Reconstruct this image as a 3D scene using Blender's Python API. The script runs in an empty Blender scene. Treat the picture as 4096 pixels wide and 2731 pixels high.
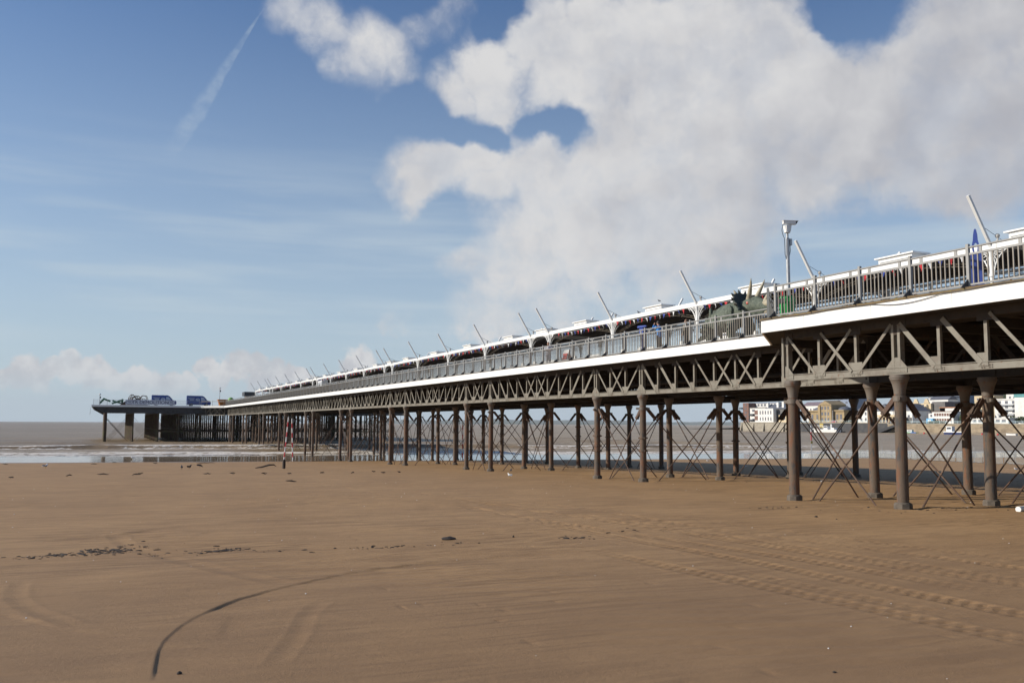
import bpy, math, random
import numpy as np
from mathutils import Vector, Matrix
from math import sin, cos, pi, radians, atan, atan2, sqrt
RN = random.Random(11)
SC = bpy.context.scene
COL = SC.collection

# ------------------------------------------------------------------ measures
# world: sea level z = 0, +y runs out to sea along the pier, +x to its far side
EYE = 4.75
DECK = 8.62           # top of deck
CHB = 6.40            # underside of the lattice girders
X_NEAR, X_WIDE = 26.30, 22.50
ROWS = [27.3, 32.5, 37.7, 42.9]
SUN_AZ, SUN_EL = atan2(-0.93, 0.36), radians(25)

def gz(x, y):
    z = 2.58 - 0.0230 * y - 0.0039 * (x - 27)
    return max(-3.0, min(4.4, z))

# ------------------------------------------------------------------ materials
def _n(nt, t, **kw):
    n = nt.nodes.new(t)
    for k, v in kw.items():
        setattr(n, k, v)
    return n

def mat(name, col, rough=0.6, col2=None, scale=3.0, lo=0.45, hi=0.65, bump=0.0, bscale=30.0,
        metal=0.0, spec=0.5, stretch=(1, 1, 1), col3=None, scale3=9.0, lo3=0.55, hi3=0.7, coat=0.0, detail=5):
    m = bpy.data.materials.new(name); m.use_nodes = True
    nt = m.node_tree; b = nt.nodes['Principled BSDF']
    b.inputs['Base Color'].default_value = (*col, 1); b.inputs['Roughness'].default_value = rough
    b.inputs['Metallic'].default_value = metal; b.inputs['Specular IOR Level'].default_value = spec
    b.inputs['Coat Weight'].default_value = coat
    if col2 is None and bump == 0: return m
    L = nt.links.new
    tc = _n(nt, 'ShaderNodeTexCoord'); oi = _n(nt, 'ShaderNodeObjectInfo')
    mul = _n(nt, 'ShaderNodeMath', operation='MULTIPLY'); mul.inputs[1].default_value = 57.0
    L(oi.outputs['Random'], mul.inputs[0])
    add = _n(nt, 'ShaderNodeVectorMath', operation='ADD'); L(tc.outputs['Object'], add.inputs[0]); L(mul.outputs[0], add.inputs[1])
    mp = _n(nt, 'ShaderNodeMapping'); mp.inputs['Scale'].default_value = stretch; L(add.outputs[0], mp.inputs['Vector'])
    cur = None
    def layer(cin, c2, sc, l, h):
        no = _n(nt, 'ShaderNodeTexNoise'); no.inputs['Scale'].default_value = sc; no.inputs['Detail'].default_value = detail
        no.inputs['Roughness'].default_value = 0.62; L(mp.outputs[0], no.inputs['Vector'])
        mr = _n(nt, 'ShaderNodeMapRange', interpolation_type='SMOOTHSTEP'); mr.inputs['From Min'].default_value = l; mr.inputs['From Max'].default_value = h
        L(no.outputs['Fac'], mr.inputs['Value'])
        mx = _n(nt, 'ShaderNodeMix', data_type='RGBA'); L(mr.outputs[0], mx.inputs['Factor'])
        if cin is None: mx.inputs['A'].default_value = (*col, 1)
        else: L(cin, mx.inputs['A'])
        mx.inputs['B'].default_value = (*c2, 1)
        return mx.outputs['Result']
    if col2 is not None:
        cur = layer(None, col2, scale, lo, hi)
    if col3 is not None:
        cur = layer(cur, col3, scale3, lo3, hi3)
    if cur is not None: L(cur, b.inputs['Base Color'])
    if bump:
        no = _n(nt, 'ShaderNodeTexNoise'); no.inputs['Scale'].default_value = bscale; no.inputs['Detail'].default_value = 6
        L(mp.outputs[0], no.inputs['Vector'])
        bp = _n(nt, 'ShaderNodeBump'); bp.inputs['Strength'].default_value = bump; bp.inputs['Distance'].default_value = 0.02
        L(no.outputs['Fac'], bp.inputs['Height']); L(bp.outputs[0], b.inputs['Normal'])
    return m

M = {}
M['white'] = mat('white_paint', (.78, .775, .75), .45, (.66, .65, .60), 1.2, .5, .8, stretch=(1, .4, 3))
M['fascia'] = mat('fascia_board', (.80, .795, .77), .5, (.70, .69, .65), .8, .5, .8, stretch=(1, .25, 3))
M['topchord_shaded'] = mat('shaded_rust_chord', (.048, .036, .027), .8, (.03, .023, .018), 2.2, .4, .7, .25, 60, col3=(.06, .03, .016), scale3=5, lo3=.58, hi3=.72)  # rust brown, darkened so the colour holds the shade below the deck edge
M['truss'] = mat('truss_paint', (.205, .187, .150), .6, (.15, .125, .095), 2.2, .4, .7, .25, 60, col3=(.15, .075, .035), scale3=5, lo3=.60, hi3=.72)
M['girder'] = mat('girder_paint_shaded', (.026, .020, .015), .85, (.016, .012, .010), 2.0, .35, .7, .25, 40, col3=(.06, .03, .016), scale3=4, lo3=.58, hi3=.72)  # truss paint with the shade under the deck put into its colour
M['column'] = mat('cast_iron_column', (.118, .085, .059), .75, (.165, .074, .036), 2.4, .44, .64, .9, 45, stretch=(1.7, 1.7, .6), col3=(.062, .058, .055), scale3=3.6, lo3=.49, hi3=.66, detail=8)
M['capital'] = mat('capital_paint', (.14, .115, .092), .65, (.15, .07, .035), 3.0, .52, .68, .5, 45, col3=(.11, .10, .09), scale3=4)
M['rod'] = mat('rusty_rod', (.095, .052, .034), .75, (.09, .06, .042), 3.0, .4, .65, .5, 60, col3=(.24, .15, .095), scale3=5, lo3=.58, hi3=.7)
M['base'] = mat('plinth_iron', (.13, .105, .08), .9, (.075, .062, .05), 5, .4, .7, .6, 40)
M['timber'] = mat('deck_timber', (.075, .052, .033), .9, (.04, .029, .02), 3, .4, .7, .4, 40, stretch=(1, .3, 1))
M['kerb'] = mat('mossy_kerb', (.17, .12, .06), .9, (.10, .075, .05), 4, .4, .7, .6, 50, col3=(.22, .17, .05), scale3=8)
M['rail'] = mat('grey_rail_paint', (.29, .285, .27), .45, (.24, .235, .225), 3, .45, .7)
M['baluster'] = mat('warm_grey_baluster', (.25, .22, .18), .5, (.20, .175, .145), 3, .45, .7)
M['gusset'] = mat('dark_gusset', (.055, .06, .068), .55, (.04, .043, .05), 4, .4, .7)  # shade of the post gussets painted in; dark boards and balconies share it
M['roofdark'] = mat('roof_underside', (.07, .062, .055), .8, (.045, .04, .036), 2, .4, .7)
M['lattice'] = mat('lattice_arch', (.20, .17, .13), .6, (.14, .115, .09), 3, .4, .7)
M['shadecol'] = mat('shaded_white_column', (.50, .485, .45), .6, (.38, .36, .33), 3, .4, .7)  # far columns' shade put into their white paint; finials share this grey
M['red'] = mat('red_cloth', (.60, .035, .045), .8, (.5, .03, .04), 5)
M['blue'] = mat('blue_cloth', (.04, .07, .36), .8, (.03, .055, .28), 5)
M['whitecloth'] = mat('white_cloth', (.75, .75, .75), .8, (.66, .66, .66), 5)
M['galv'] = mat('galvanised_steel', (.42, .43, .44), .4, (.33, .34, .35), 6, .4, .7, metal=.4)
M['green'] = mat('green_plastic', (.02, .36, .075), .4, (.02, .28, .06), 4, .4, .7)
M['black'] = mat('black_plastic', (.02, .02, .022), .5, (.035, .035, .037), 4, .4, .7)
M['royal'] = mat('royal_blue_paint', (.05, .085, .33), .45, (.04, .07, .27), 3, .4, .7)
M['vanblue'] = mat('van_paint', (.018, .055, .28), .25, (.015, .045, .23), 1.5, .4, .7, coat=.4)
M['glass'] = mat('dark_glass', (.03, .04, .05), .08, (.05, .06, .07), 1, .4, .7, spec=.8)
M['rubber'] = mat('tyre_rubber', (.02, .02, .02), .8, (.03, .03, .03), 6)
M['logo'] = mat('pale_lettering', (.55, .60, .70), .6, (.5, .55, .66), 4)
M['banner'] = mat('banner_vinyl', (.66, .69, .76), .55, (.60, .63, .70), .8, .4, .7)
M['navy'] = mat('navy_print', (.025, .035, .12), .6, (.03, .04, .13), 4)
M['rust'] = mat('rusty_scrap', (.13, .065, .04), .85, (.07, .04, .028), 3, .4, .7, .5, 30)
M['machgreen'] = mat('machine_green', (.04, .22, .085), .5, (.03, .12, .06), 3, .4, .7)
M['orange'] = mat('orange_skip', (.62, .20, .03), .55, (.45, .14, .03), 2, .4, .7)
M['lime'] = mat('lime_tarpaulin', (.20, .42, .06), .6, (.12, .30, .05), 2, .4, .7)
M['pile'] = mat('weedy_pile', (.07, .042, .026), .85, (.085, .078, .028), .8, .45, .62, .6, 25, col3=(.12, .05, .022), scale3=2.2)
M['headsteel'] = mat('head_beam_paint', (.055, .054, .056), .7, (.035, .033, .032), 1.3, .4, .7, .3, 20)
M['striper'] = mat('pole_red', (.55, .03, .045), .5, (.45, .03, .04), 5)
M['driftwood'] = mat('wet_driftwood', (.055, .04, .03), .8, (.03, .024, .02), 8, .4, .7, .6, 60)
M['gullw'] = mat('gull_white', (.80, .80, .79), .8, (.72, .72, .72), 20)
M['gullg'] = mat('gull_grey', (.32, .34, .37), .8, (.27, .29, .32), 20)
M['crow'] = mat('crow_black', (.018, .018, .024), .6, (.03, .03, .04), 20)
M['crowgrey'] = mat('crow_grey', (.14, .14, .155), .7, (.10, .10, .11), 20)
M['beak'] = mat('beak_yellow', (.50, .33, .06), .6)
M['skin'] = mat('skin', (.46, .26, .18), .6)
M['hairdark'] = mat('dark_hair', (.03, .022, .018), .6)
M['hairbrown'] = mat('brown_hair', (.14, .075, .04), .6)
M['jacket'] = mat('bright_blue_jacket', (.02, .22, .62), .6, (.02, .17, .5), 6)
M['darkcloth'] = mat('dark_trousers', (.025, .027, .035), .8, (.04, .04, .05), 8)
M['palecloth'] = mat('pale_top', (.52, .50, .52), .8, (.36, .36, .42), 6)
M['denim'] = mat('pale_denim', (.30, .33, .42), .8, (.45, .46, .5), 7)
M['olive'] = mat('olive_cloth', (.20, .17, .13), .8, (.14, .12, .09), 6)
M['barrier'] = mat('barrier_steel', (.40, .42, .41), .45, (.30, .32, .31), 4, .4, .7, metal=.3)
M['seawall'] = mat('sea_wall_stone', (.33, .26, .175), .9, (.20, .155, .105), .25, .4, .68, .6, 1.5, stretch=(1, 1, 2.5), col3=(.15, .13, .10), scale3=.9, lo3=.56, hi3=.75)
M['harbwall'] = mat('harbour_wall_concrete', (.36, .32, .25), .9, (.25, .22, .175), .2, .4, .7, .5, 1.0, stretch=(1, 1, 2), col3=(.15, .14, .12), scale3=.6, lo3=.58, hi3=.75)
M['darkwall'] = mat('weed_dark_wall', (.055, .055, .058), .9, (.085, .08, .075), .3, .4, .7, .4, 1.0)
M['render'] = mat('white_render', (.72, .70, .66), .7, (.62, .60, .56), .2, .4, .7)
M['cream'] = mat('cream_stucco', (.62, .50, .32), .75, (.52, .41, .26), .25, .4, .7)
M['sandstone'] = mat('bath_stone', (.36, .265, .14), .85, (.27, .20, .11), .3, .4, .7)
M['brick'] = mat('brown_brick', (.20, .11, .085), .85, (.15, .085, .07), .5, .4, .7)
M['slate'] = mat('slate_roof', (.12, .125, .15), .7, (.09, .095, .115), .5, .4, .7)
M['purpleslate'] = mat('purple_roof', (.22, .17, .19), .8, (.17, .13, .15), .4, .4, .7)
M['bluegrey'] = mat('blue_grey_cladding', (.24, .28, .36), .6, (.20, .24, .31), .3, .4, .7)
M['greystone_shade'] = mat('grey_stone_shaded_side', (.16, .15, .14), .9, (.11, .105, .10), .4, .4, .7)  # grey stone, and building sides whose shade is put into the colour
M['sky_paint'] = mat('sky_blue_paint', (.16, .42, .66), .6, (.13, .36, .58), .5)
M['promrail'] = mat('pale_blue_railing', (.48, .60, .62), .5, (.40, .52, .54), .5)
M['terracotta'] = mat('terracotta_roof', (.42, .20, .10), .8, (.34, .16, .08), .5, .4, .7)
M['teal'] = mat('teal_glass', (.12, .30, .30), .2, (.09, .24, .25), .5)
M['hullnavy'] = mat('navy_hull', (.03, .045, .13), .4)
M['hullgreen'] = mat('green_hull', (.03, .26, .13), .45)
M['hullblue'] = mat('blue_hull', (.03, .13, .42), .45)
M['leaf'] = mat('leaf_green', (.050, .075, .022), .8, (.085, .10, .03), .35, .4, .7)
M['wood_leaf'] = mat('woodland_green', (.035, .055, .022), .85, (.06, .07, .028), .06, .4, .7)
M['trunk'] = mat('trunk_bark', (.09, .065, .045), .9, (.06, .045, .03), 3)
M['hill'] = mat('far_hill_fields', (.10, .12, .07), .95, (.16, .15, .09), .004, .45, .6, col3=(.06, .075, .045), scale3=.009)
M['yellow'] = mat('yellow_board', (.40, .30, .06), .7)
M['redpaint'] = mat('red_gloss', (.55, .03, .03), .4)

# ------------------------------------------------------------------ mesh builder
ORG = {}
class MB:
    def __init__(s): s.v = []; s.f = []; s.m = []; s.k = 0
    def mi(s, k): s.k = k; return s
    def add(s, vs, fs):
        o = len(s.v); s.v += [tuple(v) for v in vs]
        for f in fs: s.f.append(tuple(i + o for i in f)); s.m.append(s.k)
        return s
    def hexa(s, p):  # 8 points: 4 bottom ccw, 4 top ccw
        return s.add(p, [(3, 2, 1, 0), (4, 5, 6, 7), (0, 1, 5, 4), (1, 2, 6, 5), (2, 3, 7, 6), (3, 0, 4, 7)])
    def box(s, x0, x1, y0, y1, z0, z1):
        return s.hexa([(x0, y0, z0), (x1, y0, z0), (x1, y1, z0), (x0, y1, z0), (x0, y0, z1), (x1, y0, z1), (x1, y1, z1), (x0, y1, z1)])
    def beam(s, a, b, w, h, up=(0, 0, 1)):
        a, b = Vector(a), Vector(b); t = (b - a).normalized(); u = Vector(up)
        if abs(t.dot(u)) > .98: u = Vector((1, 0, 0))
        r = t.cross(u).normalized(); u = r.cross(t).normalized(); r *= w / 2; u *= h / 2
        return s.hexa([a - r - u, b - r - u, b + r - u, a + r - u, a - r + u, b - r + u, b + r + u, a + r + u])
    def tube(s, a, b, r0, r1=None, n=8, caps=True):
        return s.path([a, b], [r0, r0 if r1 is None else r1], n, caps)
    def path(s, pts, rs, n=8, caps=True):
        pts = [Vector(p) for p in pts]
        if not hasattr(rs, '__len__'): rs = [rs] * len(pts)
        o = len(s.v); prev = None
        for i, p in enumerate(pts):
            t = (pts[min(i + 1, len(pts) - 1)] - pts[max(i - 1, 0)])
            t = t.normalized() if t.length > 1e-9 else Vector((0, 0, 1))
            if prev is None:
                u = Vector((0, 0, 1)) if abs(t.z) < .9 else Vector((1, 0, 0))
                r = t.cross(u).normalized()
            else:
                r = (prev - t * prev.dot(t)).normalized()
            prev = r; u = r.cross(t)
            for j in range(n):
                a = 2 * pi * j / n
                s.v.append(tuple(p + (r * cos(a) + u * sin(a)) * rs[i]))
        for i in range(len(pts) - 1):
            for j in range(n):
                k = (j + 1) % n
                s.f.append((o + i * n + k, o + i * n + j, o + (i + 1) * n + j, o + (i + 1) * n + k)); s.m.append(s.k)
        if caps:
            s.f.append(tuple(o + j for j in range(n))); s.m.append(s.k)
            e = o + (len(pts) - 1) * n
            s.f.append(tuple(e + n - 1 - j for j in range(n))); s.m.append(s.k)
        return s
    def lathe(s, c, prof, n=14):
        o = len(s.v)
        for r, z in prof:
            for j in range(n):
                a = 2 * pi * j / n; s.v.append((c[0] + r * cos(a), c[1] + r * sin(a), c[2] + z))
        for i in range(len(prof) - 1):
            for j in range(n):
                k = (j + 1) % n
                s.f.append((o + i * n + j, o + i * n + k, o + (i + 1) * n + k, o + (i + 1) * n + j)); s.m.append(s.k)
        s.f.append(tuple(o + n - 1 - j for j in range(n))); s.m.append(s.k)
        e = o + (len(prof) - 1) * n; s.f.append(tuple(e + j for j in range(n))); s.m.append(s.k)
        return s
    def ell(s, c, r, nu=10, nv=7, rot=None):
        o = len(s.v); c = Vector(c)
        for i in range(nv + 1):
            ph = -pi / 2 + pi * i / nv
            for j in range(nu):
                a = 2 * pi * j / nu
                p = Vector((r[0] * cos(ph) * cos(a), r[1] * cos(ph) * sin(a), r[2] * sin(ph)))
                if rot is not None: p = rot @ p
                s.v.append(tuple(c + p))
        for i in range(nv):
            for j in range(nu):
                k = (j + 1) % nu
                s.f.append((o + i * nu + j, o + i * nu + k, o + (i + 1) * nu + k, o + (i + 1) * nu + j)); s.m.append(s.k)
        return s
    def prism(s, poly, ext):   # planar polygon (3-D points) extruded by vector ext
        n = len(poly); e = Vector(ext); a = [Vector(p) for p in poly]
        return s.add(a + [p + e for p in a], [tuple(range(n - 1, -1, -1)), tuple(range(n, 2 * n))] +
                     [(i, (i + 1) % n, n + (i + 1) % n, n + i) for i in range(n)])
    def build(s, name, mats, parent=None, smooth=False, loc=(0, 0, 0), local=False):
        if not isinstance(mats, (list, tuple)): mats = [mats]
        org = ORG.get(parent.name, (0, 0, 0)) if (parent is not None and not local) else (0, 0, 0)
        me = bpy.data.meshes.new(name)
        vs = s.v if org == (0, 0, 0) else [(a - org[0], b - org[1], c - org[2]) for a, b, c in s.v]
        me.from_pydata(vs, [], s.f)
        for m in mats: me.materials.append(M[m] if isinstance(m, str) else m)
        if len(mats) > 1: me.polygons.foreach_set('material_index', s.m)
        if smooth:
            me.polygons.foreach_set('use_smooth', [True] * len(me.polygons))
            me.set_sharp_from_angle(angle=radians(38))
        me.update()
        o = bpy.data.objects.new(name, me); COL.objects.link(o)
        o.location = loc
        if parent is not None: o.parent = parent
        ORG[o.name] = org
        return o

def thing(name, label, cat, loc=(0, 0, 0), group=None, rz=0.0):
    o = bpy.data.objects.new(name, None); COL.objects.link(o); o.empty_display_size = .3
    o.location = loc; o.rotation_euler = (0, 0, rz); o['label'] = label; o['category'] = cat
    if group: o['group'] = group
    ORG[o.name] = tuple(loc)
    return o
def tag(o, label, cat, group=None):
    o['label'] = label; o['category'] = cat
    if group: o['group'] = group
    return o
def struct(o, kind='structure'):
    o['kind'] = kind; return o
def inst(src, parent, loc=(0, 0, 0), rot=None, scale=None):
    c = src.copy(); COL.objects.link(c); c.parent = parent; c.location = loc
    if rot is not None: c.rotation_euler = rot
    if scale is not None: c.scale = scale
    return c
def copytree(o, parent=None):
    c = o.copy(); COL.objects.link(c); c.parent = parent
    for ch in list(o.children): copytree(ch, c)
    return c

# ------------------------------------------------------------------ numpy noise
def _hash(ix, iy, seed):
    h = (ix.astype(np.int64) * 374761393 + iy.astype(np.int64) * 668265263 + seed * 974711) & 0x7fffffff
    h = ((h ^ (h >> 13)) * 1274126177) & 0x7fffffff
    return ((h ^ (h >> 16)) & 0xffff) / 65535.0
def vn(x, y, seed=0):
    ix = np.floor(x); iy = np.floor(y); fx = x - ix; fy = y - iy
    fx = fx * fx * (3 - 2 * fx); fy = fy * fy * (3 - 2 * fy)
    a = _hash(ix, iy, seed); b = _hash(ix + 1, iy, seed); c = _hash(ix, iy + 1, seed); d = _hash(ix + 1, iy + 1, seed)
    return (a * (1 - fx) + b * fx) * (1 - fy) + (c * (1 - fx) + d * fx) * fy
def fbm(x, y, seed=0, o=4):
    s = 0; a = .5
    for i in range(o):
        s = s + a * (vn(x, y, seed + i * 17) - .5); x = x * 2.03 + 5.1; y = y * 2.03 - 3.7; a *= .5
    return s
def sstep(a, b, x):
    t = np.clip((x - a) / (b - a), 0, 1); return t * t * (3 - 2 * t)
def npmesh(name, V, F, mat_, smooth=True):
    me = bpy.data.meshes.new(name)
    me.vertices.add(len(V)); me.vertices.foreach_set('co', np.ascontiguousarray(V, dtype=np.float32).ravel())
    nf = len(F); k = F.shape[1]
    me.loops.add(nf * k); me.loops.foreach_set('vertex_index', np.ascontiguousarray(F, dtype=np.int32).ravel())
    me.polygons.add(nf); me.polygons.foreach_set('loop_start', np.arange(0, nf * k, k, dtype=np.int32))
    me.polygons.foreach_set('loop_total', np.full(nf, k, dtype=np.int32))
    me.update(calc_edges=True)
    if smooth: me.polygons.foreach_set('use_smooth', np.ones(nf, dtype=bool))
    me.materials.append(mat_)
    o = bpy.data.objects.new(name, me); COL.objects.link(o)
    return o
def gridfaces(nr, nc, wrap=False):
    i = np.arange(nr - 1)[:, None]; j = np.arange(nc if wrap else nc - 1)[None, :]
    k = (j + 1) % nc
    return np.stack([i * nc + j, i * nc + k, (i + 1) * nc + k, (i + 1) * nc + j], -1).reshape(-1, 4)
# ------------------------------------------------------------------ camera
def make_camera():
    f = 3580.0 / 4096.0
    th = atan(1640 * cos(0.0915) / 3580); p = atan(328.7 / 3580); roll = 0.005
    F = Vector((sin(th) * cos(p), cos(th) * cos(p), sin(p)))
    R = Vector((cos(th), -sin(th), 0)); U = R.cross(F)
    R2 = R * cos(roll) + U * sin(roll); U2 = U * cos(roll) - R * sin(roll)
    cam = bpy.data.cameras.new('camera'); o = bpy.data.objects.new('camera', cam); COL.objects.link(o)
    cam.sensor_fit = 'HORIZONTAL'; cam.sensor_width = 36; cam.lens = 36 * f
    cam.clip_start = .1; cam.clip_end = 60000
    m = Matrix((R2, U2, -F)).transposed().to_4x4(); m.translation = (0, 0, EYE)
    o.matrix_world = m
    SC.camera = o
make_camera()

# ------------------------------------------------------------------ light
sl = bpy.data.lights.new('sun', 'SUN'); sl.energy = 5.0; sl.angle = radians(.5); sl.color = (1.0, .93, .82)
so = bpy.data.objects.new('sun', sl); COL.objects.link(so)
tosun = Vector((sin(SUN_AZ) * cos(SUN_EL), cos(SUN_AZ) * cos(SUN_EL), sin(SUN_EL)))
so.rotation_euler = tosun.to_track_quat('Z', 'Y').to_euler(); so.location = (-60, 60, 60)

# ------------------------------------------------------------------ sky
BLOBS = [(0.3327,0.8745,0.3529,0.0341),(0.3636,0.8521,0.3766,0.0389),(0.4104,0.8209,0.3971,0.0438),(0.4606,0.7884,0.4078,0.0438),(0.5054,0.7575,0.4133,0.0438),(0.5497,0.7280,0.4097,0.0535),(0.5980,0.6985,0.3930,0.0584),(0.6412,0.6712,0.3719,0.0632),(0.3772,0.8594,0.3452,0.0341),(0.4365,0.8210,0.3682,0.0486),(0.3203,0.9063,0.2759,0.0413),(0.3597,0.8896,0.2813,0.0341),(0.4304,0.8604,0.2728,0.0584),(0.4884,0.8183,0.3029,0.0681),(0.5412,0.7715,0.3346,0.0778),(0.6000,0.7378,0.3091,0.0778),(0.6505,0.6961,0.3037,0.0827),(0.6946,0.6513,0.3056,0.0827),(0.7331,0.6054,0.3101,0.0876),(0.7650,0.5583,0.3210,0.0924),(0.7391,0.5587,0.3763,0.0681),(0.7564,0.6022,0.2553,0.0632),(0.4771,0.8466,0.2358,0.0632),(0.5380,0.8098,0.2341,0.0681),(0.5942,0.7689,0.2359,0.0584),(0.4180,0.8895,0.1847,0.0584),(0.3737,0.9090,0.1843,0.0292),(0.4828,0.8571,0.1797,0.0681),(0.5440,0.8199,0.1785,0.0584),(0.5992,0.7765,0.1949,0.0486),(0.4005,0.9087,0.1175,0.0584),(0.4737,0.8707,0.1321,0.0584),(0.5271,0.8380,0.1411,0.0486),(0.1548,0.8960,0.4162,0.0243),(0.1904,0.8947,0.4041,0.0292),(0.2316,0.8924,0.3874,0.0365),(0.2624,0.8847,0.3853,0.0292),(0.2201,0.9008,0.3743,0.0268),(0.3254,0.8452,0.4240,0.0292),(0.2854,0.8679,0.4067,0.0219),(-0.0696,0.9962,0.0520,0.0185),(-0.0354,0.9978,0.0553,0.0219),(-0.0073,0.9989,0.0452,0.0219),(0.0377,0.9984,0.0419,0.0233),(0.0673,0.9970,0.0380,0.0185),(0.1009,0.9933,0.0570,0.0185),(0.1360,0.9890,0.0579,0.0253),(0.1673,0.9844,0.0539,0.0204),(0.1945,0.9798,0.0473,0.0146),(0.2529,0.9651,0.0673,0.0243),(0.2877,0.9515,0.1087,0.0219),(0.4904,0.7850,0.3787,0.0462),(0.5247,0.7712,0.3605,0.0389),(0.3959,0.8769,0.2728,0.0341),(0.3760,0.8910,0.2543,0.0292),(0.4170,0.8764,0.2408,0.0341),(0.3648,0.9127,0.1842,0.0292),(0.3889,0.9072,0.1607,0.0341),(0.4424,0.8840,0.1513,0.0438),(0.5011,0.8504,0.1605,0.0438),(0.3381,0.8400,0.4244,0.0219),(0.3052,0.8559,0.4174,0.0195),(-0.0858,0.9955,0.0409,0.0146),(-0.0728,0.9965,0.0404,0.0156),(-0.0541,0.9976,0.0427,0.0175),(-0.0195,0.9985,0.0515,0.0165),(0.0069,0.9991,0.0425,0.0165),(0.0254,0.9989,0.0394,0.0165),(0.0525,0.9979,0.0377,0.0146),(0.0800,0.9960,0.0405,0.0146),(0.1100,0.9928,0.0467,0.0195),(0.1206,0.9910,0.0575,0.0175),(0.1491,0.9869,0.0614,0.0185),(0.1542,0.9870,0.0457,0.0214),(0.1809,0.9822,0.0508,0.0165),(0.2037,0.9781,0.0427,0.0126),(-0.0470,0.9973,0.0571,0.0126),(-0.0337,0.9974,0.0632,0.0117),(0.1290,0.9895,0.0656,0.0117),(0.4727,0.8586,0.1986,0.0535),(0.4067,0.8884,0.2129,0.0341),(0.5222,0.8296,0.1977,0.0535),(0.4374,0.8848,0.1609,0.0389),(0.4791,0.8705,0.1128,0.0438),(0.4130,0.9011,0.1321,0.0341),(0.3695,0.9227,0.1100,0.0292),(0.5456,0.8227,0.1597,0.0535),(0.5917,0.7905,0.1583,0.0438),(0.6347,0.7483,0.1929,0.0389),(0.2968,0.9484,0.1113,0.0243),(0.2331,0.8971,0.3753,0.0341),(0.2760,0.8820,0.3819,0.0268),(0.1679,0.8948,0.4137,0.0243),(0.3667,0.8936,0.2588,0.0438),(0.4326,0.8440,0.3172,0.0341)]
GAPS = [(0.4442,0.8355,0.3235,0.0302),(0.4108,0.8531,0.3216,0.0233),(0.3694,0.8764,0.3091,0.0195),(0.3338,0.8895,0.3119,0.0219),(0.6613,0.6349,0.3995,0.0365),(0.6379,0.6481,0.4161,0.0292),(0.3774,0.8268,0.4171,0.0243),(0.2958,0.8955,0.3324,0.0341),(0.3306,0.9186,0.2165,0.0292)]
WEIGHT = {79: 0.8, 80: 0.7, 81: 0.8, 82: 0.6, 83: 0.45, 84: 0.4, 85: 0.4, 86: 0.6, 87: 0.45, 88: 0.4, 89: 0.4, 90: 0.5, 91: 0.5, 92: 0.5, 93: 0.5, 94: 0.35, 30: .55, 31: .6, 32: .6, 33: .62, 33: .6, 34: .6, 35: .65, 36: .6, 37: .6, 38: .45, 39: .45, 49: .6, 50: .5, 25: .9, 26: .75, 27: .85, 28: .8, 29: .8, 55: .8, 56: .7, 57: .7, 58: .7, 59: .7, 60: .4, 61: .4, 40: .8, 41: .8, 42: .7, 43: .7, 44: .7, 45: .8, 46: .8, 47: .8, 48: .6}

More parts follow.
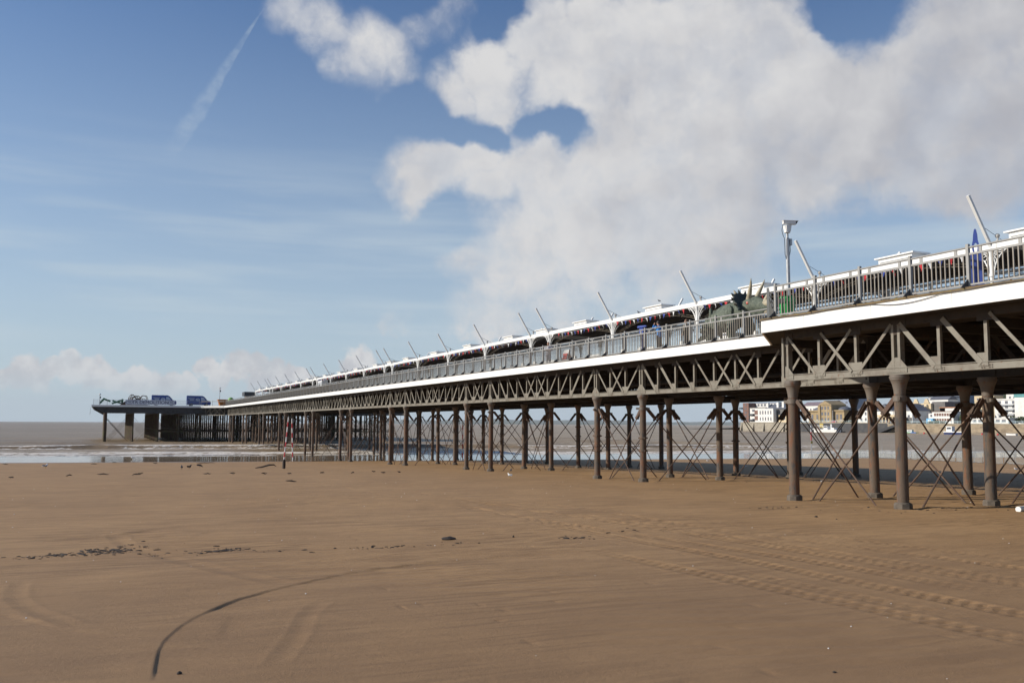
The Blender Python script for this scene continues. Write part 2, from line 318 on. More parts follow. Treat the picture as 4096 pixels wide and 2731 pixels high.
def make_world():
    w = bpy.data.worlds.new('World'); SC.world = w; w.use_nodes = True
    nt = w.node_tree; L = nt.links.new; bg = nt.nodes['Background']
    def mth(op, a, b=None, clamp=False):
        n = nt.nodes.new('ShaderNodeMath'); n.operation = op; n.use_clamp = clamp
        for i, q in enumerate((a, b)):
            if q is None: continue
            if isinstance(q, (int, float)): n.inputs[i].default_value = q
            else: L(q, n.inputs[i])
        return n.outputs[0]
    def vec(op, a, b=None):
        n = nt.nodes.new('ShaderNodeVectorMath'); n.operation = op
        for i, q in enumerate((a, b)):
            if q is None: continue
            if isinstance(q, (tuple, list)): n.inputs[i].default_value = q
            else: L(q, n.inputs[i])
        return n.outputs['Value'] if op in ('DISTANCE', 'DOT_PRODUCT', 'LENGTH') else n.outputs[0]
    def mrange(x, a, b, c=0., d=1., kind='SMOOTHSTEP'):
        n = nt.nodes.new('ShaderNodeMapRange'); n.interpolation_type = kind
        L(x, n.inputs['Value'])
        for k, q in zip(('From Min', 'From Max', 'To Min', 'To Max'), (a, b, c, d)): n.inputs[k].default_value = q
        return n.outputs[0]
    def noise(v, sc, det=6, rough=.55, col=False):
        n = nt.nodes.new('ShaderNodeTexNoise'); n.inputs['Scale'].default_value = sc; n.inputs['Detail'].default_value = det
        n.inputs['Roughness'].default_value = rough; L(v, n.inputs['Vector'])
        return n.outputs['Color'] if col else n.outputs['Fac']
    def mixc(f, a, b):
        n = nt.nodes.new('ShaderNodeMix'); n.data_type = 'RGBA'
        if isinstance(f, float): n.inputs['Factor'].default_value = f
        else: L(f, n.inputs['Factor'])
        for k, q in (('A', a), ('B', b)):
            if isinstance(q, tuple): n.inputs[k].default_value = (*q, 1)
            else: L(q, n.inputs[k])
        return n.outputs['Result']
    def smax(a, b):
        n = nt.nodes.new('ShaderNodeMath'); n.operation = 'SMOOTH_MAX'; L(a, n.inputs[0]); L(b, n.inputs[1]); n.inputs[2].default_value = .10; return n.outputs[0]
    sk = nt.nodes.new('ShaderNodeTexSky'); sk.sky_type = 'NISHITA'; sk.sun_disc = False
    sk.sun_elevation = SUN_EL; sk.sun_rotation = SUN_AZ; sk.air_density = 1.0; sk.dust_density = .4; sk.ozone_density = 3.5
    tcn = nt.nodes.new('ShaderNodeTexCoord'); D = vec('NORMALIZE', tcn.outputs['Generated'])
    sep = nt.nodes.new('ShaderNodeSeparateXYZ'); L(D, sep.inputs[0]); dz = sep.outputs['Z']
    tint = vec('MULTIPLY', sk.outputs[0], SKY_TINT)
    # thin high veil: long streaks low in the sky
    st = vec('MULTIPLY', D, (2.2, 2.2, 26.0))
    veil = mth('MULTIPLY', mrange(noise(st, 1.3, 7, .55), .40, .72), mth('MULTIPLY', mrange(dz, .015, .10), mrange(dz, .33, .16)))
    veil = mth('MULTIPLY', veil, .60)
    base = mixc(veil, tint, VEIL_COL)
    hz = mth('MULTIPLY', mth('POWER', mrange(dz, .47, .0, 0., 1., 'LINEAR'), 1.4), .90)
    base = mixc(hz, base, HORIZON_COL)
    # contrail: a soft streak between two directions
    A = Vector((0.1314, 0.8992, 0.4174)); B = Vector((0.0478, 0.9611, 0.2722))
    nrm = A.cross(B).normalized(); T = (B - A); LN = T.length; T.normalize()
    wob = mth('MULTIPLY', mth('SUBTRACT', noise(vec('MULTIPLY', D, (60., 60., 40.)), 1.0, 6, .6), .5), .010)
    al = mth('DIVIDE', mth('SUBTRACT', vec('DOT_PRODUCT', D, tuple(T)), A.dot(T)), LN)
    off = mth('ADD', mth('MULTIPLY', vec('DOT_PRODUCT', D, tuple(nrm)), -1.0), mth('MULTIPLY', wob, mrange(al, .0, .6)))
    wid = mrange(al, .05, .75, .0012, .0115, 'LINEAR')
    q = mth('DIVIDE', mth('ADD', off, mth('MULTIPLY', wid, .8)), wid)
    tr = mth('MULTIPLY', mrange(q, .0, .9), mrange(q, 1.9, 1.55))
    tr2 = mth('MULTIPLY', mrange(q, 1.9, 1.0), mrange(q, .0, 1.0))
    tr = mth('MULTIPLY', mth('MAXIMUM', tr, tr2), mth('MULTIPLY', mrange(al, -.02, .04), mrange(al, 1.04, .80)))
    tr = mth('MULTIPLY', tr, mth('ADD', .06, mth('MULTIPLY', mrange(noise(vec('MULTIPLY', D, (50., 50., 70.)), 1.2, 6, .6), .3, .7), .20)))
    base = mixc(tr, base, VEIL_COL)
    # cumulus: soft masses round chosen directions, broken up by fractal noise
    wv = nt.nodes.new('ShaderNodeVectorMath'); wv.operation = 'SUBTRACT'; L(noise(D, 9., 5, .55, True), wv.inputs[0]); wv.inputs[1].default_value = (.5, .5, .5)
    sc = nt.nodes.new('ShaderNodeVectorMath'); sc.operation = 'SCALE'; L(wv.outputs[0], sc.inputs[0]); sc.inputs['Scale'].default_value = .085
    DW = vec('ADD', D, sc.outputs[0])
    wv2 = nt.nodes.new('ShaderNodeVectorMath'); wv2.operation = 'SUBTRACT'; L(noise(D, 38., 4, .55, True), wv2.inputs[0]); wv2.inputs[1].default_value = (.5, .5, .5)
    sc2 = nt.nodes.new('ShaderNodeVectorMath'); sc2.operation = 'SCALE'; L(wv2.outputs[0], sc2.inputs[0]); sc2.inputs['Scale'].default_value = .022
    DS = vec('ADD', D, sc2.outputs[0])
    sc3 = nt.nodes.new('ShaderNodeVectorMath'); sc3.operation = 'SCALE'; L(wv.outputs[0], sc3.inputs[0]); sc3.inputs['Scale'].default_value = .03
    DWm = vec('ADD', vec('ADD', D, sc3.outputs[0]), sc2.outputs[0])
    tot = None; low = None
    for i, (x, y, z, r) in enumerate(BLOBS):
        src = DS if r < .026 else DW
        d = vec('DISTANCE', src, (x, y, z))
        wt = WEIGHT.get(i, 1.0)
        r *= .76 if z < .075 else 1.02
        b = mrange(d, r * 1.75, r * .25, 0., max(wt, .9) if z < .075 else wt)
        tot = b if tot is None else smax(tot, b)
    tot = mth('MINIMUM', tot, 1.08)
    for (x, y, z, r) in GAPS:
        tot = mth('SUBTRACT', tot, mrange(vec('DISTANCE', DW, (x, y, z)), r * 1.35, r * .2, 0., .75))
    tot = mth('MAXIMUM', tot, 0.0)
    DC = DWm
    lowb = mrange(dz, .125, .085); nlow = noise(vec('ADD', D, (.004, 0., -.006)), 38., 7, .58)
    nzh = noise(DC, 8.5, 12, .63); nzl = noise(D, 55., 8, .58)
    nz = mth('ADD', mth('MULTIPLY', nzh, mth('SUBTRACT', 1.0, lowb)), mth('MULTIPLY', nzl, lowb))
    dens = mth('ADD', mth('MULTIPLY', tot, 1.08), mth('MULTIPLY', mth('MULTIPLY', mth('SUBTRACT', nz, .5), 1.9), mth('MINIMUM', mth('ADD', mth('MULTIPLY', tot, 1.6), .05), 1.0)))
    mask = mrange(dens, .20, .92, kind='SMOOTHSTEP')
    maskl = mrange(dens, .30, .72)
    mask = mth('ADD', mth('MULTIPLY', mask, mth('SUBTRACT', 1.0, lowb)), mth('MULTIPLY', maskl, lowb))
    # thick parts and undersides turn grey
    n_a = noise(DC, 8.5, 4, .55); n_b = noise(vec('ADD', DC, (-.022, .006, .016)), 8.5, 4, .55)
    lit = mth('MULTIPLY', mth('SUBTRACT', n_a, n_b), 1.3)
    nz2 = noise(vec('ADD', D, (.035, -.01, -.03)), 4.5, 5, .5)
    gr = mth('ADD', mth('MULTIPLY', tot, .22), mth('ADD', mth('SUBTRACT', mth('MULTIPLY', mth('SUBTRACT', nz2, .5), 1.2), lit), .36))
    xs = sep.outputs['X']
    gr = mth('ADD', gr, mrange(xs, .45, .78, 0., .35))
    gr = mrange(gr, .35, 1.30)
    grl = mth('MULTIPLY', mrange(nlow, .38, .66), .62)
    gr = mth('ADD', mth('MULTIPLY', gr, mth('SUBTRACT', 1.0, lowb)), mth('MULTIPLY', grl, lowb))
    cc = mixc(gr, CLOUD_BRIGHT, CLOUD_GREY)
    thin = mth('ADD', .80, mth('MULTIPLY', mrange(noise(DC, 14., 8, .6), .35, .6), .19))
    mask = mth('MULTIPLY', mask, mth('SUBTRACT', thin, mth('MULTIPLY', lowb, .05)))
    mask = mth('MULTIPLY', mask, mrange(dz, .008, .055))
    out = mixc(mask, base, cc)
    L(out, bg.inputs['Color']); bg.inputs['Strength'].default_value = .1
    w.cycles.sampling_method = 'MANUAL'; w.cycles.sample_map_resolution = 1024
SKY_TINT = (.86, .98, 1.13)
VEIL_COL = (5.6, 6.4, 7.0)
HORIZON_COL = (5.2, 6.2, 6.9)
CLOUD_BRIGHT = (7.1, 7.05, 7.05)
CLOUD_GREY = (4.4, 4.45, 4.85)
make_world()
SC.view_settings.view_transform = 'Standard'; SC.view_settings.look = 'None'
SC.view_settings.exposure = 0.0; SC.view_settings.gamma = 1.0; SC.view_settings.use_curve_mapping = False
SC.render.engine = 'CYCLES'
SC.cycles.max_bounces = 7; SC.cycles.diffuse_bounces = 3; SC.cycles.glossy_bounces = 3; SC.cycles.transparent_max_bounces = 12
SC.cycles.volume_bounces = 0
SC.cycles.use_denoising = True

# ------------------------------------------------------------------ sand
def polyd(x, y, P):
    best = np.full(x.shape, 1e9); side = np.zeros(x.shape); al = np.zeros(x.shape); acc = 0
    for (ax, ay), (bx, by) in zip(P[:-1], P[1:]):
        ex, ey = bx - ax, by - ay; l = sqrt(ex * ex + ey * ey)
        t = np.clip(((x - ax) * ex + (y - ay) * ey) / (l * l), 0, 1)
        dx = x - ax - t * ex; dy = y - ay - t * ey; d = np.hypot(dx, dy)
        m = d < best
        best = np.where(m, d, best); side = np.where(m, np.sign(ex * (y - ay) - ey * (x - ax)), side); al = np.where(m, acc + t * l, al)
        acc += l
    return best, side, al, acc
def smooth_poly(P, n=3):
    for _ in range(n):
        Q = [P[0]]
        for a, b in zip(P[:-1], P[1:]):
            Q += [(a[0] * .75 + b[0] * .25, a[1] * .75 + b[1] * .25), (a[0] * .25 + b[0] * .75, a[1] * .25 + b[1] * .75)]
        P = Q + [P[-1]]
    return P
C1 = [(0.5, 8.61), (0.57, 9.41), (0.63, 9.98), (0.75, 10.57), (1.02, 11.42), (1.59, 12.44), (2.14, 13.14), (2.8, 13.7), (3.24, 14.07), (3.72, 14.47), (4.57, 14.87), (5.54, 15.17), (6.35, 15.32), (7.92, 15.61)]
C2 = [(0.39, 23.26), (0.46, 21.67), (0.59, 20.24), (0.93, 18.7), (1.47, 16.91), (2.04, 15.22), (2.71, 13.47)]
C3 = [(-1.05, 13.0), (-0.67, 12.23), (-0.22, 11.48), (0.27, 10.88), (0.57, 10.8)]
C3b = [(-0.99, 15.87), (-1.02, 14.38), (-0.78, 13.2), (-0.43, 12.26), (-0.03, 11.26)]
C4 = [(1.29, 10.17), (1.29, 10.4), (1.36, 10.88), (1.47, 11.38), (1.63, 11.68)]
C4b = [(1.54, 8.57), (1.61, 8.89), (1.94, 9.76), (2.11, 10.27), (2.43, 11.39), (2.95, 12.35)]
C5 = [(0.25, 22.94), (0.62, 23.15), (1.26, 23.9), (2.16, 24.69)]
C5b = [(1.98, 21.97), (2.58, 22.8)]
FEET = [(x, y) for k in range(3) for y in (20.95 + 21.35 * k, 26.0 + 21.35 * k) for x in (27.3, 32.5, 37.7)] + [(23.5, 21.2), (23.5, 26.15)]
def sand_height(x, y):
    z = 2.58 - 0.0230 * y - 0.0039 * (x - 27)
    z = np.clip(z, -3.0, 4.4)
    near = sstep(75, 40, np.hypot(x, y))
    u = x * .909 - y * .4165; v = x * .4165 + y * .909
    z = z + .05 * fbm(x / 9, y / 9, 3) * sstep(110, 70, y) + .016 * fbm(x / 1.6, y / 2.6, 5) * near
    z = z + .012 * fbm(u / .9, v / .22, 9, 3) * near * (.35 + 1.1 * vn(x / 2.3, y / 2.3, 21)) 
    z = z + .0085 * np.sin(v * 15 + 2.5 * fbm(u / 1.5, v / 1.5, 31)) * near * sstep(.45, .75, vn(u / 3., v / 2., 77))
    # runnels
    def scarp(P, hgt, wd, reach):
        P = smooth_poly(P); d, s, a, l = polyd(x, y, P)
        d = d + .018 * fbm(x / .5, y / .5, 41, 3)
        sd = -s * d
        ends = sstep(0, .5, a) * (.35 + .65 * sstep(0, 3.0, l - a)) * sstep(0, .4, l - a)
        k = hgt * (.55 + .8 * vn(a * 1.3, a * 0, 55)) * ends
        return -k * sstep(-wd, wd, sd) * sstep(reach, reach * .15, sd) + .35 * k * sstep(-reach * .5, -wd, sd) * sstep(wd, -wd, sd)
    z = z + scarp(C1, .014, .024, 1.2)
    z = z + scarp(C5, .03, .07, 1.0) + scarp(C5b, .026, .07, .8)
    z = z + scarp(C3, .014, .07, .7) + scarp(C4, .012, .07, .6)
    for P, dp, wd in ((C2, .009, .15), (C3b, .006, .10), (C4b, .005, .09)):
        P = smooth_poly(P); d, s, a, l = polyd(x, y, P)
        e = sstep(0, .6, a) * sstep(0, .8, l - a)
        z = z + e * (-dp * np.exp(-(d / wd) ** 2) + dp * .45 * np.exp(-((d - 1.6 * wd) / (.5 * wd)) ** 2))
    # tyre tracks running along the pier
    for x0, wob, seed, y0, y1, dp, lug in ((12.5, .25, 1, 5, 36, .034, .24), (12.95, .25, 1, 8, 34, .026, .22), (10.55, .3, 2, 6, 24, .032, .23), (11.35, .25, 3, 8, 30, .030, .22),
                                           (8.85, .2, 4, 5, 19, .021, .25), (13.9, .3, 5, 6, 30, .022, .22), (9.5, .3, 8, 7, 14, .020, .24), (15.2, .4, 6, 7, 26, .016, .22), (10.9, .3, 12, 14, 52, .013, .2),
                                           (12.2, .5, 13, 24, 62, .012, .2), (14.2, .5, 14, 24, 64, .012, .2)):
        xc = x0 + wob * np.sin(y * .35 + seed) * .4 + (y - 14) * .012 * (seed % 3 - 1) + wob * (vn(y / 6., y * 0, seed) - .5)
        r = x - xc; fade = sstep(y0, y0 + 2.5, y) * sstep(y1, y1 - 5, y) * (.45 + .75 * vn(y / 1.7, y * 0 + seed, seed + 60))
        groove = -.25 * dp * np.exp(-(r / .2) ** 4)
        for sgn in (-1, 1):
            ph = (y + sgn * .06 + abs(r) * .35 * sgn) / lug + .5 * (sgn > 0)
            w = np.exp(-((r - sgn * .11) / .075) ** 2)
            groove = groove - 1.4 * dp * w * np.clip(np.sin(ph * 2 * pi), -.25, 1)
        berm = .2 * dp * np.exp(-((np.abs(r) - .29) / .06) ** 2)
        z = z + fade * (groove + berm)
    for fx, fy in FEET:
        r = np.hypot(x - fx - .1, y - fy); z = z - .055 * np.exp(-(r / .55) ** 2) + .025 * np.exp(-((r - 1.0) / .35) ** 2)
    # scattered foot-sized dents
    cx_, cy_ = np.floor(x / .9), np.floor(y / .9)
    px, py = (cx_ + _hash(cx_, cy_, 5)) * .9, (cy_ + _hash(cx_, cy_, 6)) * .9
    on = (_hash(cx_, cy_, 7) > .66) & (y > 3) & (x > 3.5)
    z = z - near * np.where(on, .009 * np.exp(-(((x - px) / .06) ** 2 + ((y - py) / .12) ** 2)), 0)
    return z

def make_sand():
    az = np.concatenate([np.radians(np.linspace(-180, -13, 40, endpoint=False)), np.radians(np.linspace(-13, 61, 900, endpoint=False)), np.radians(np.linspace(61, 180, 30, endpoint=False))])
    r = np.concatenate([np.linspace(.02, 4.2, 14, endpoint=False), 1 / np.linspace(1 / 4.2, 1 / 30., 860, endpoint=False), 1 / np.linspace(1 / 30., 1 / 175., 250, endpoint=False), np.geomspace(175, 1100, 30)])
    A, Rr = np.meshgrid(az, r)
    X = Rr * np.sin(A); Y = Rr * np.cos(A); Z = sand_height(X, Y)
    V = np.stack([X, Y, Z], -1).reshape(-1, 3)
    F = gridfaces(len(r), len(az), True)[:, ::-1]
    m = bpy.data.materials.new('beach_sand'); m.use_nodes = True; nt = m.node_tree; L = nt.links.new; b = nt.nodes['Principled BSDF']
    geo = nt.nodes.new('ShaderNodeNewGeometry'); P = geo.outputs['Position']
    def noise(sc, det=5, rough=.6, vec=None):
        n = nt.nodes.new('ShaderNodeTexNoise'); n.inputs['Scale'].default_value = sc; n.inputs['Detail'].default_value = det; n.inputs['Roughness'].default_value = rough
        L(vec if vec is not None else P, n.inputs['Vector']); return n.outputs['Fac']
    def mrange(x, a, b_, c=0., d=1.):
        n = nt.nodes.new('ShaderNodeMapRange'); n.interpolation_type = 'SMOOTHSTEP'; L(x, n.inputs['Value'])
        for k, q in zip(('From Min', 'From Max', 'To Min', 'To Max'), (a, b_, c, d)): n.inputs[k].default_value = q
        return n.outputs[0]
    def mix(f, a, b_):
        n = nt.nodes.new('ShaderNodeMix'); n.data_type = 'RGBA'; L(f, n.inputs['Factor'])
        for k, q in (('A', a), ('B', b_)):
            if isinstance(q, tuple): n.inputs[k].default_value = (*q, 1)
            else: L(q, n.inputs[k])
        return n.outputs['Result']
    c = mix(mrange(noise(.35, 6), .35, .65), SAND_A, SAND_B)
    st = nt.nodes.new('ShaderNodeMapping'); st.inputs['Rotation'].default_value = (0, 0, radians(24.6)); st.inputs['Scale'].default_value = (.5, 2.2, 1); L(P, st.inputs['Vector'])
    c = mix(mrange(noise(1.1, 7, .66, st.outputs[0]), .42, .66, 0, .9), c, SAND_C)
    st2 = nt.nodes.new('ShaderNodeMapping'); st2.inputs['Rotation'].default_value = (0, 0, radians(24.6)); st2.inputs['Scale'].default_value = (1.3, 5.0, 1); L(P, st2.inputs['Vector'])
    c = mix(mrange(noise(1.6, 7, .68, st2.outputs[0]), .46, .74, 0, .55), c, SAND_D)
    st3 = nt.nodes.new('ShaderNodeMapping'); st3.inputs['Rotation'].default_value = (0, 0, radians(22)); st3.inputs['Scale'].default_value = (.30, 5.2, 1); L(P, st3.inputs['Vector'])
    rip = nt.nodes.new('ShaderNodeMath'); rip.operation = 'MULTIPLY'; L(mrange(noise(1.25, 3, .5, st3.outputs[0]), .50, .60, 0, .75), rip.inputs[0]); L(mrange(noise(.28, 4), .42, .60), rip.inputs[1])
    c = mix(rip.outputs[0], c, SAND_D)
    c = mix(mrange(noise(160, 3, .6), .50, .72, 0, .6), c, SAND_D)
    c = mix(mrange(noise(90, 3, .6), .60, .75, 0, .45), c, SAND_L)
    cdist = nt.nodes.new('ShaderNodeVectorMath'); cdist.operation = 'DISTANCE'; L(P, cdist.inputs[0]); cdist.inputs[1].default_value = (5, 3, 2.5)
    cmask = nt.nodes.new('ShaderNodeMath'); cmask.operation = 'MULTIPLY_ADD'; L(noise(.22, 6, .62), cmask.inputs[0]); cmask.inputs[1].default_value = 26; L(cdist.outputs['Value'], cmask.inputs[2])
    c = mix(mrange(cmask.outputs[0], 33, 16, 0, .62), c, SAND_NEAR)  # sand turns darker in patches towards the camera
    sep = nt.nodes.new('ShaderNodeSeparateXYZ'); L(P, sep.inputs[0])
    wz = nt.nodes.new('ShaderNodeMath'); wz.operation = 'ADD'; L(sep.outputs['Z'], wz.inputs[0])
    nn = nt.nodes.new('ShaderNodeMath'); nn.operation = 'MULTIPLY'; L(noise(.12, 4), nn.inputs[0]); nn.inputs[1].default_value = .25; L(nn.outputs[0], wz.inputs[1])
    wet = mrange(wz.outputs[0], .26, .12)
    wetc = nt.nodes.new('ShaderNodeMix'); wetc.data_type = 'RGBA'; wetc.blend_type = 'MULTIPLY'; L(wet, wetc.inputs['Factor']); L(c, wetc.inputs['A']); wetc.inputs['B'].default_value = (.55, .55, .58, 1)
    L(wetc.outputs['Result'], b.inputs['Base Color'])
    L(mrange(wet, 0, 1, .74, .25), b.inputs['Roughness']); b.inputs['Specular IOR Level'].default_value = .32
    bp = nt.nodes.new('ShaderNodeBump'); bp.inputs['Strength'].default_value = .5; bp.inputs['Distance'].default_value = .02
    ad = nt.nodes.new('ShaderNodeMath'); ad.operation = 'ADD'; L(noise(7, 8, .7), ad.inputs[0]); L(noise(45, 4, .7, st.outputs[0]), ad.inputs[1])
    L(ad.outputs[0], bp.inputs['Height']); L(bp.outputs[0], b.inputs['Normal'])
    struct(npmesh('beach_sand', V, F, m))
SAND_A = (.432, .262, .122); SAND_B = (.380, .226, .103); SAND_C = (.31, .182, .083); SAND_D = (.235, .138, .064)
SAND_L = (.55, .42, .27); SAND_NEAR = (.24, .142, .072)
make_sand()

# ------------------------------------------------------------------ sea
def make_sea():
    xs = np.concatenate([-np.geomspace(15500, 134, 34), np.arange(-130, 150, .5), np.geomspace(151, 15500, 60)])
    ys = np.concatenate([np.linspace(20, 94, 20), np.arange(96, 320, .32), np.geomspace(321, 15500, 110)])
    X, Y = np.meshgrid(xs, ys); t = Y + .17 * X - 116.6 + 5 * fbm(X / 45, Y * 0, 71, 3)
    fade = sstep(320, 270, Y) * sstep(-130, -120, X) * sstep(150, 140, X)
    Z = np.zeros_like(X); foam = np.zeros_like(X)
    wig = 3.2 * fbm(X / 14, Y * 0 + 2, 81, 4)
    for t0, amp, wf, wb, seed, cover, brk in ((57, .55, 1.1, 5., 1, .42, 1.0), (29.5, .16, .8, 6., 2, .5, .6), (38, .20, 1.0, 4., 3, .20, .8), (80, .34, 1.6, 6, 4, .10, .8), (105, .30, 1.8, 7, 5, .05, .6), (132, .30, 2, 8, 6, .05, .6), (165, .28, 2, 8, 7, .05, .6)):
        a = amp * (.35 + 1.1 * vn(X / 26, X * 0, seed + 90))
        dt = t - t0 - wig * (1 + .5 * (seed % 3)) - 2 * np.sin(X / 31 + seed)
        rid = np.where(dt < 0, np.exp(-(dt / wf) ** 2), np.exp(-(dt / wb) ** 2))
        Z += a * rid
        on = sstep(.62 - cover, .80 - cover, vn(X / 17, X * 0, seed + 200) + .10 * (seed == 2))
        fl = on * (np.exp(-((dt - .1) / (.55 if seed != 2 else 2.4)) ** 2) * brk + .55 * np.exp(-((dt + 2.0) / 1.6) ** 2) * (seed == 1))
        foam = np.maximum(foam, fl)
    # broken white water between the last breaker and the film
    for t0, hh, w_, sd in ((20.0, .05, .5, 1), (22.2, .12, .7, 2), (24.6, .16, .8, 3), (27.6, .22, .9, 4), (31.0, .10, .6, 5)):
        dt = t - t0 - 1.3 * wig * (.6 + .2 * sd) + 1.6 * fbm(X / 9, X * 0 + sd, 300 + sd, 4)
        lump = .55 + 1.3 * fbm(X / 1.7, t / .9 + sd, 310 + sd, 4) + .9 * fbm(X / 13, X * 0 + sd, 320 + sd, 3)
        Z += hh * np.exp(-(dt / w_) ** 2) * np.clip(lump, .2, 1.5)
        foam = np.maximum(foam, np.exp(-((dt + .2) / (w_ * 1.25)) ** 2) * np.clip(lump, 0, 1) * 1.05)
    w2 = sstep(30, 33, t) * sstep(54, 40, t)
    foam = np.maximum(foam, w2 * sstep(.05, .22, fbm(X / 5, t / 1.0, 61, 4)) * .45)
    far = sstep(60, 70, t)
    foam = np.maximum(foam, far * sstep(.27, .34, fbm(X / 3.2, t / 1.1, 63, 3)) * .8)
    ch = sstep(17, 34, t)
    Z += ch * (.10 * fbm(X / 3.4, t / 1.5, 7, 4) + .26 * fbm(X / 15, t / 5.5, 8, 3))
    Z += .05 * sstep(.2, .6, foam) * fbm(X / .8, t / .8, 15, 3)
    Z += .006 * sstep(18, 10, t) * fbm(X / 8, t / 1.2, 16, 2)
    Z *= fade; foam *= fade
    V = np.stack([X, Y, Z], -1).reshape(-1, 3)
    F = gridfaces(len(ys), len(xs))
    m = bpy.data.materials.new('muddy_sea'); m.use_nodes = True; nt = m.node_tree; L = nt.links.new; b = nt.nodes['Principled BSDF']
    o = npmesh('sea', V, F, m); struct(o)
    at = o.data.attributes.new('foam', 'FLOAT', 'POINT'); at.data.foreach_set('value', foam.reshape(-1).astype(np.float32))
    at = o.data.attributes.new('open_water', 'FLOAT', 'POINT'); at.data.foreach_set('value', ch.reshape(-1).astype(np.float32))
    geo = nt.nodes.new('ShaderNodeNewGeometry'); P = geo.outputs['Position']
    def noise(sc, det=5, rough=.6, stretch=(1, 1, 1), rot=0.0):
        mp = nt.nodes.new('ShaderNodeMapping'); mp.inputs['Scale'].default_value = stretch; mp.inputs['Rotation'].default_value = (0, 0, rot); L(P, mp.inputs['Vector'])
        n = nt.nodes.new('ShaderNodeTexNoise'); n.inputs['Scale'].default_value = sc; n.inputs['Detail'].default_value = det; n.inputs['Roughness'].default_value = rough
        L(mp.outputs[0], n.inputs['Vector']); return n.outputs['Fac']
    def mrange(x, a, b_, c=0., d=1.):
        n = nt.nodes.new('ShaderNodeMapRange'); n.interpolation_type = 'SMOOTHSTEP'; L(x, n.inputs['Value'])
        for k, q in zip(('From Min', 'From Max', 'To Min', 'To Max'), (a, b_, c, d)): n.inputs[k].default_value = q
        return n.outputs[0]
    def mth(op, a, b_):
        n = nt.nodes.new('ShaderNodeMath'); n.operation = op
        for i, q in enumerate((a, b_)):
            if isinstance(q, (int, float)): n.inputs[i].default_value = q
            else: L(q, n.inputs[i])
        return n.outputs[0]
    def mix(f, a, b_):
        n = nt.nodes.new('ShaderNodeMix'); n.data_type = 'RGBA'; L(f, n.inputs['Factor'])
        for k, q in (('A', a), ('B', b_)):
            if isinstance(q, tuple): n.inputs[k].default_value = (*q, 1)
            else: L(q, n.inputs[k])
        return n.outputs['Result']
    fo = nt.nodes.new('ShaderNodeAttribute'); fo.attribute_name = 'foam'; op = nt.nodes.new('ShaderNodeAttribute'); op.attribute_name = 'open_water'
    c = mix(mrange(noise(.045, 5, .6, (.35, 1, 1), .17), .35, .68), SEA_A, SEA_B)
    c = mix(mrange(noise(.30, 6, .65, (.25, 1, 1), .17), .46, .66), c, SEA_C)
    c = mix(mrange(noise(.016, 7, .62, (.12, 1, 1), .17), .44, .66, 0, .75), c, SEA_C)
    c = mix(mrange(noise(.05, 7, .65, (.15, 1, 1), .05), .55, .75, 0, .55), c, SEA_L)
    f = mth('ADD', fo.outputs['Fac'], mth('MULTIPLY', mth('SUBTRACT', noise(1.6, 6, .7, (.5, 1, 1), .17), .5), 1.3))
    f = mth('MULTIPLY', mrange(f, .42, .58), mrange(fo.outputs['Fac'], .10, .30))
    c = mix(f, c, (.76, .70, .62))
    L(c, b.inputs['Base Color'])
    rough = mth('ADD', mth('MULTIPLY', op.outputs['Fac'], .26), .07)
    L(mth('ADD', rough, mth('MULTIPLY', f, .5)), b.inputs['Roughness'])
    b.inputs['IOR'].default_value = 1.33
    L(mth('SUBTRACT', .5, mth('MULTIPLY', op.outputs['Fac'], .38)), b.inputs['Specular IOR Level'])
    h = mth('ADD', noise(.55, 5, .62, (.4, 1, 1), .17), mth('MULTIPLY', noise(2.6, 5, .65, (.45, 1, 1), .17), .45))
    bp = nt.nodes.new('ShaderNodeBump'); bp.inputs['Distance'].default_value = .75
    L(mth('ADD', mth('MULTIPLY', op.outputs['Fac'], .62), .012), bp.inputs['Strength'])
    L(h, bp.inputs['Height']); L(bp.outputs[0], b.inputs['Normal'])
SEA_A = (.37, .272, .170); SEA_B = (.315, .230, .143); SEA_C = (.215, .156, .099)
SEA_L = (.42, .335, .25)
make_sea()

# ------------------------------------------------------------------ far shore and air
def far_hills():
    for k, (dist, hmul, a0, a1, sd) in enumerate(((11800, 1.0, 12.5, 43, 3), (9300, .55, 19.5, 34, 8))):
        az = np.radians(np.linspace(a0, a1, 200)); n = len(az)
        prof = np.clip(.25 + .9 * (fbm(np.degrees(az) / 4.0, az * 0, sd, 4) + .32), .05, 2) * sstep(a0, a0 + 3, np.degrees(az)) * (sstep(a1, a1 - 3, np.degrees(az)))
        rows = []
        for r_, hh in ((0, -3), (60, 4), (500, .55), (1000, .85), (1500, 1.0), (2100, .7), (2600, 0)):
            rr = dist + r_
            zz = (hh if hh in (-3, 4) else hh * 92 * hmul * prof + 4) + np.zeros(n)
            if hh not in (-3, 4): zz = zz + 9 * fbm(np.degrees(az) * 2.2, az * 0 + r_ / 300, sd + 3, 3) * prof
            rows.append(np.stack([rr * np.sin(az), rr * np.cos(az), zz], -1))
        V = np.concatenate(rows); F = gridfaces(len(rows), n)[:, ::-1]
        struct(npmesh('far_hills', V, F, M['hill'], True))
far_hills()

def haze():
    mb = MB(); mb.box(-16500, 16500, -1500, 16500, -4.2, 330)
    o = mb.build('haze', M['white']); o.data.materials.clear()
    m = bpy.data.materials.new('sea_air'); m.use_nodes = True; nt = m.node_tree
    for n in list(nt.nodes):
        if n.type == 'BSDF_PRINCIPLED': nt.nodes.remove(n)
    v = nt.nodes.new('ShaderNodeVolumePrincipled'); v.inputs['Density'].default_value = HAZE; v.inputs['Color'].default_value = (.82, .9, 1, 1)
    v.inputs['Anisotropy'].default_value = .0
    nt.links.new(v.outputs[0], nt.nodes['Material Output'].inputs['Volume'])
    o.data.materials.append(m); struct(o, 'stuff')
HAZE = 4e-5
haze()
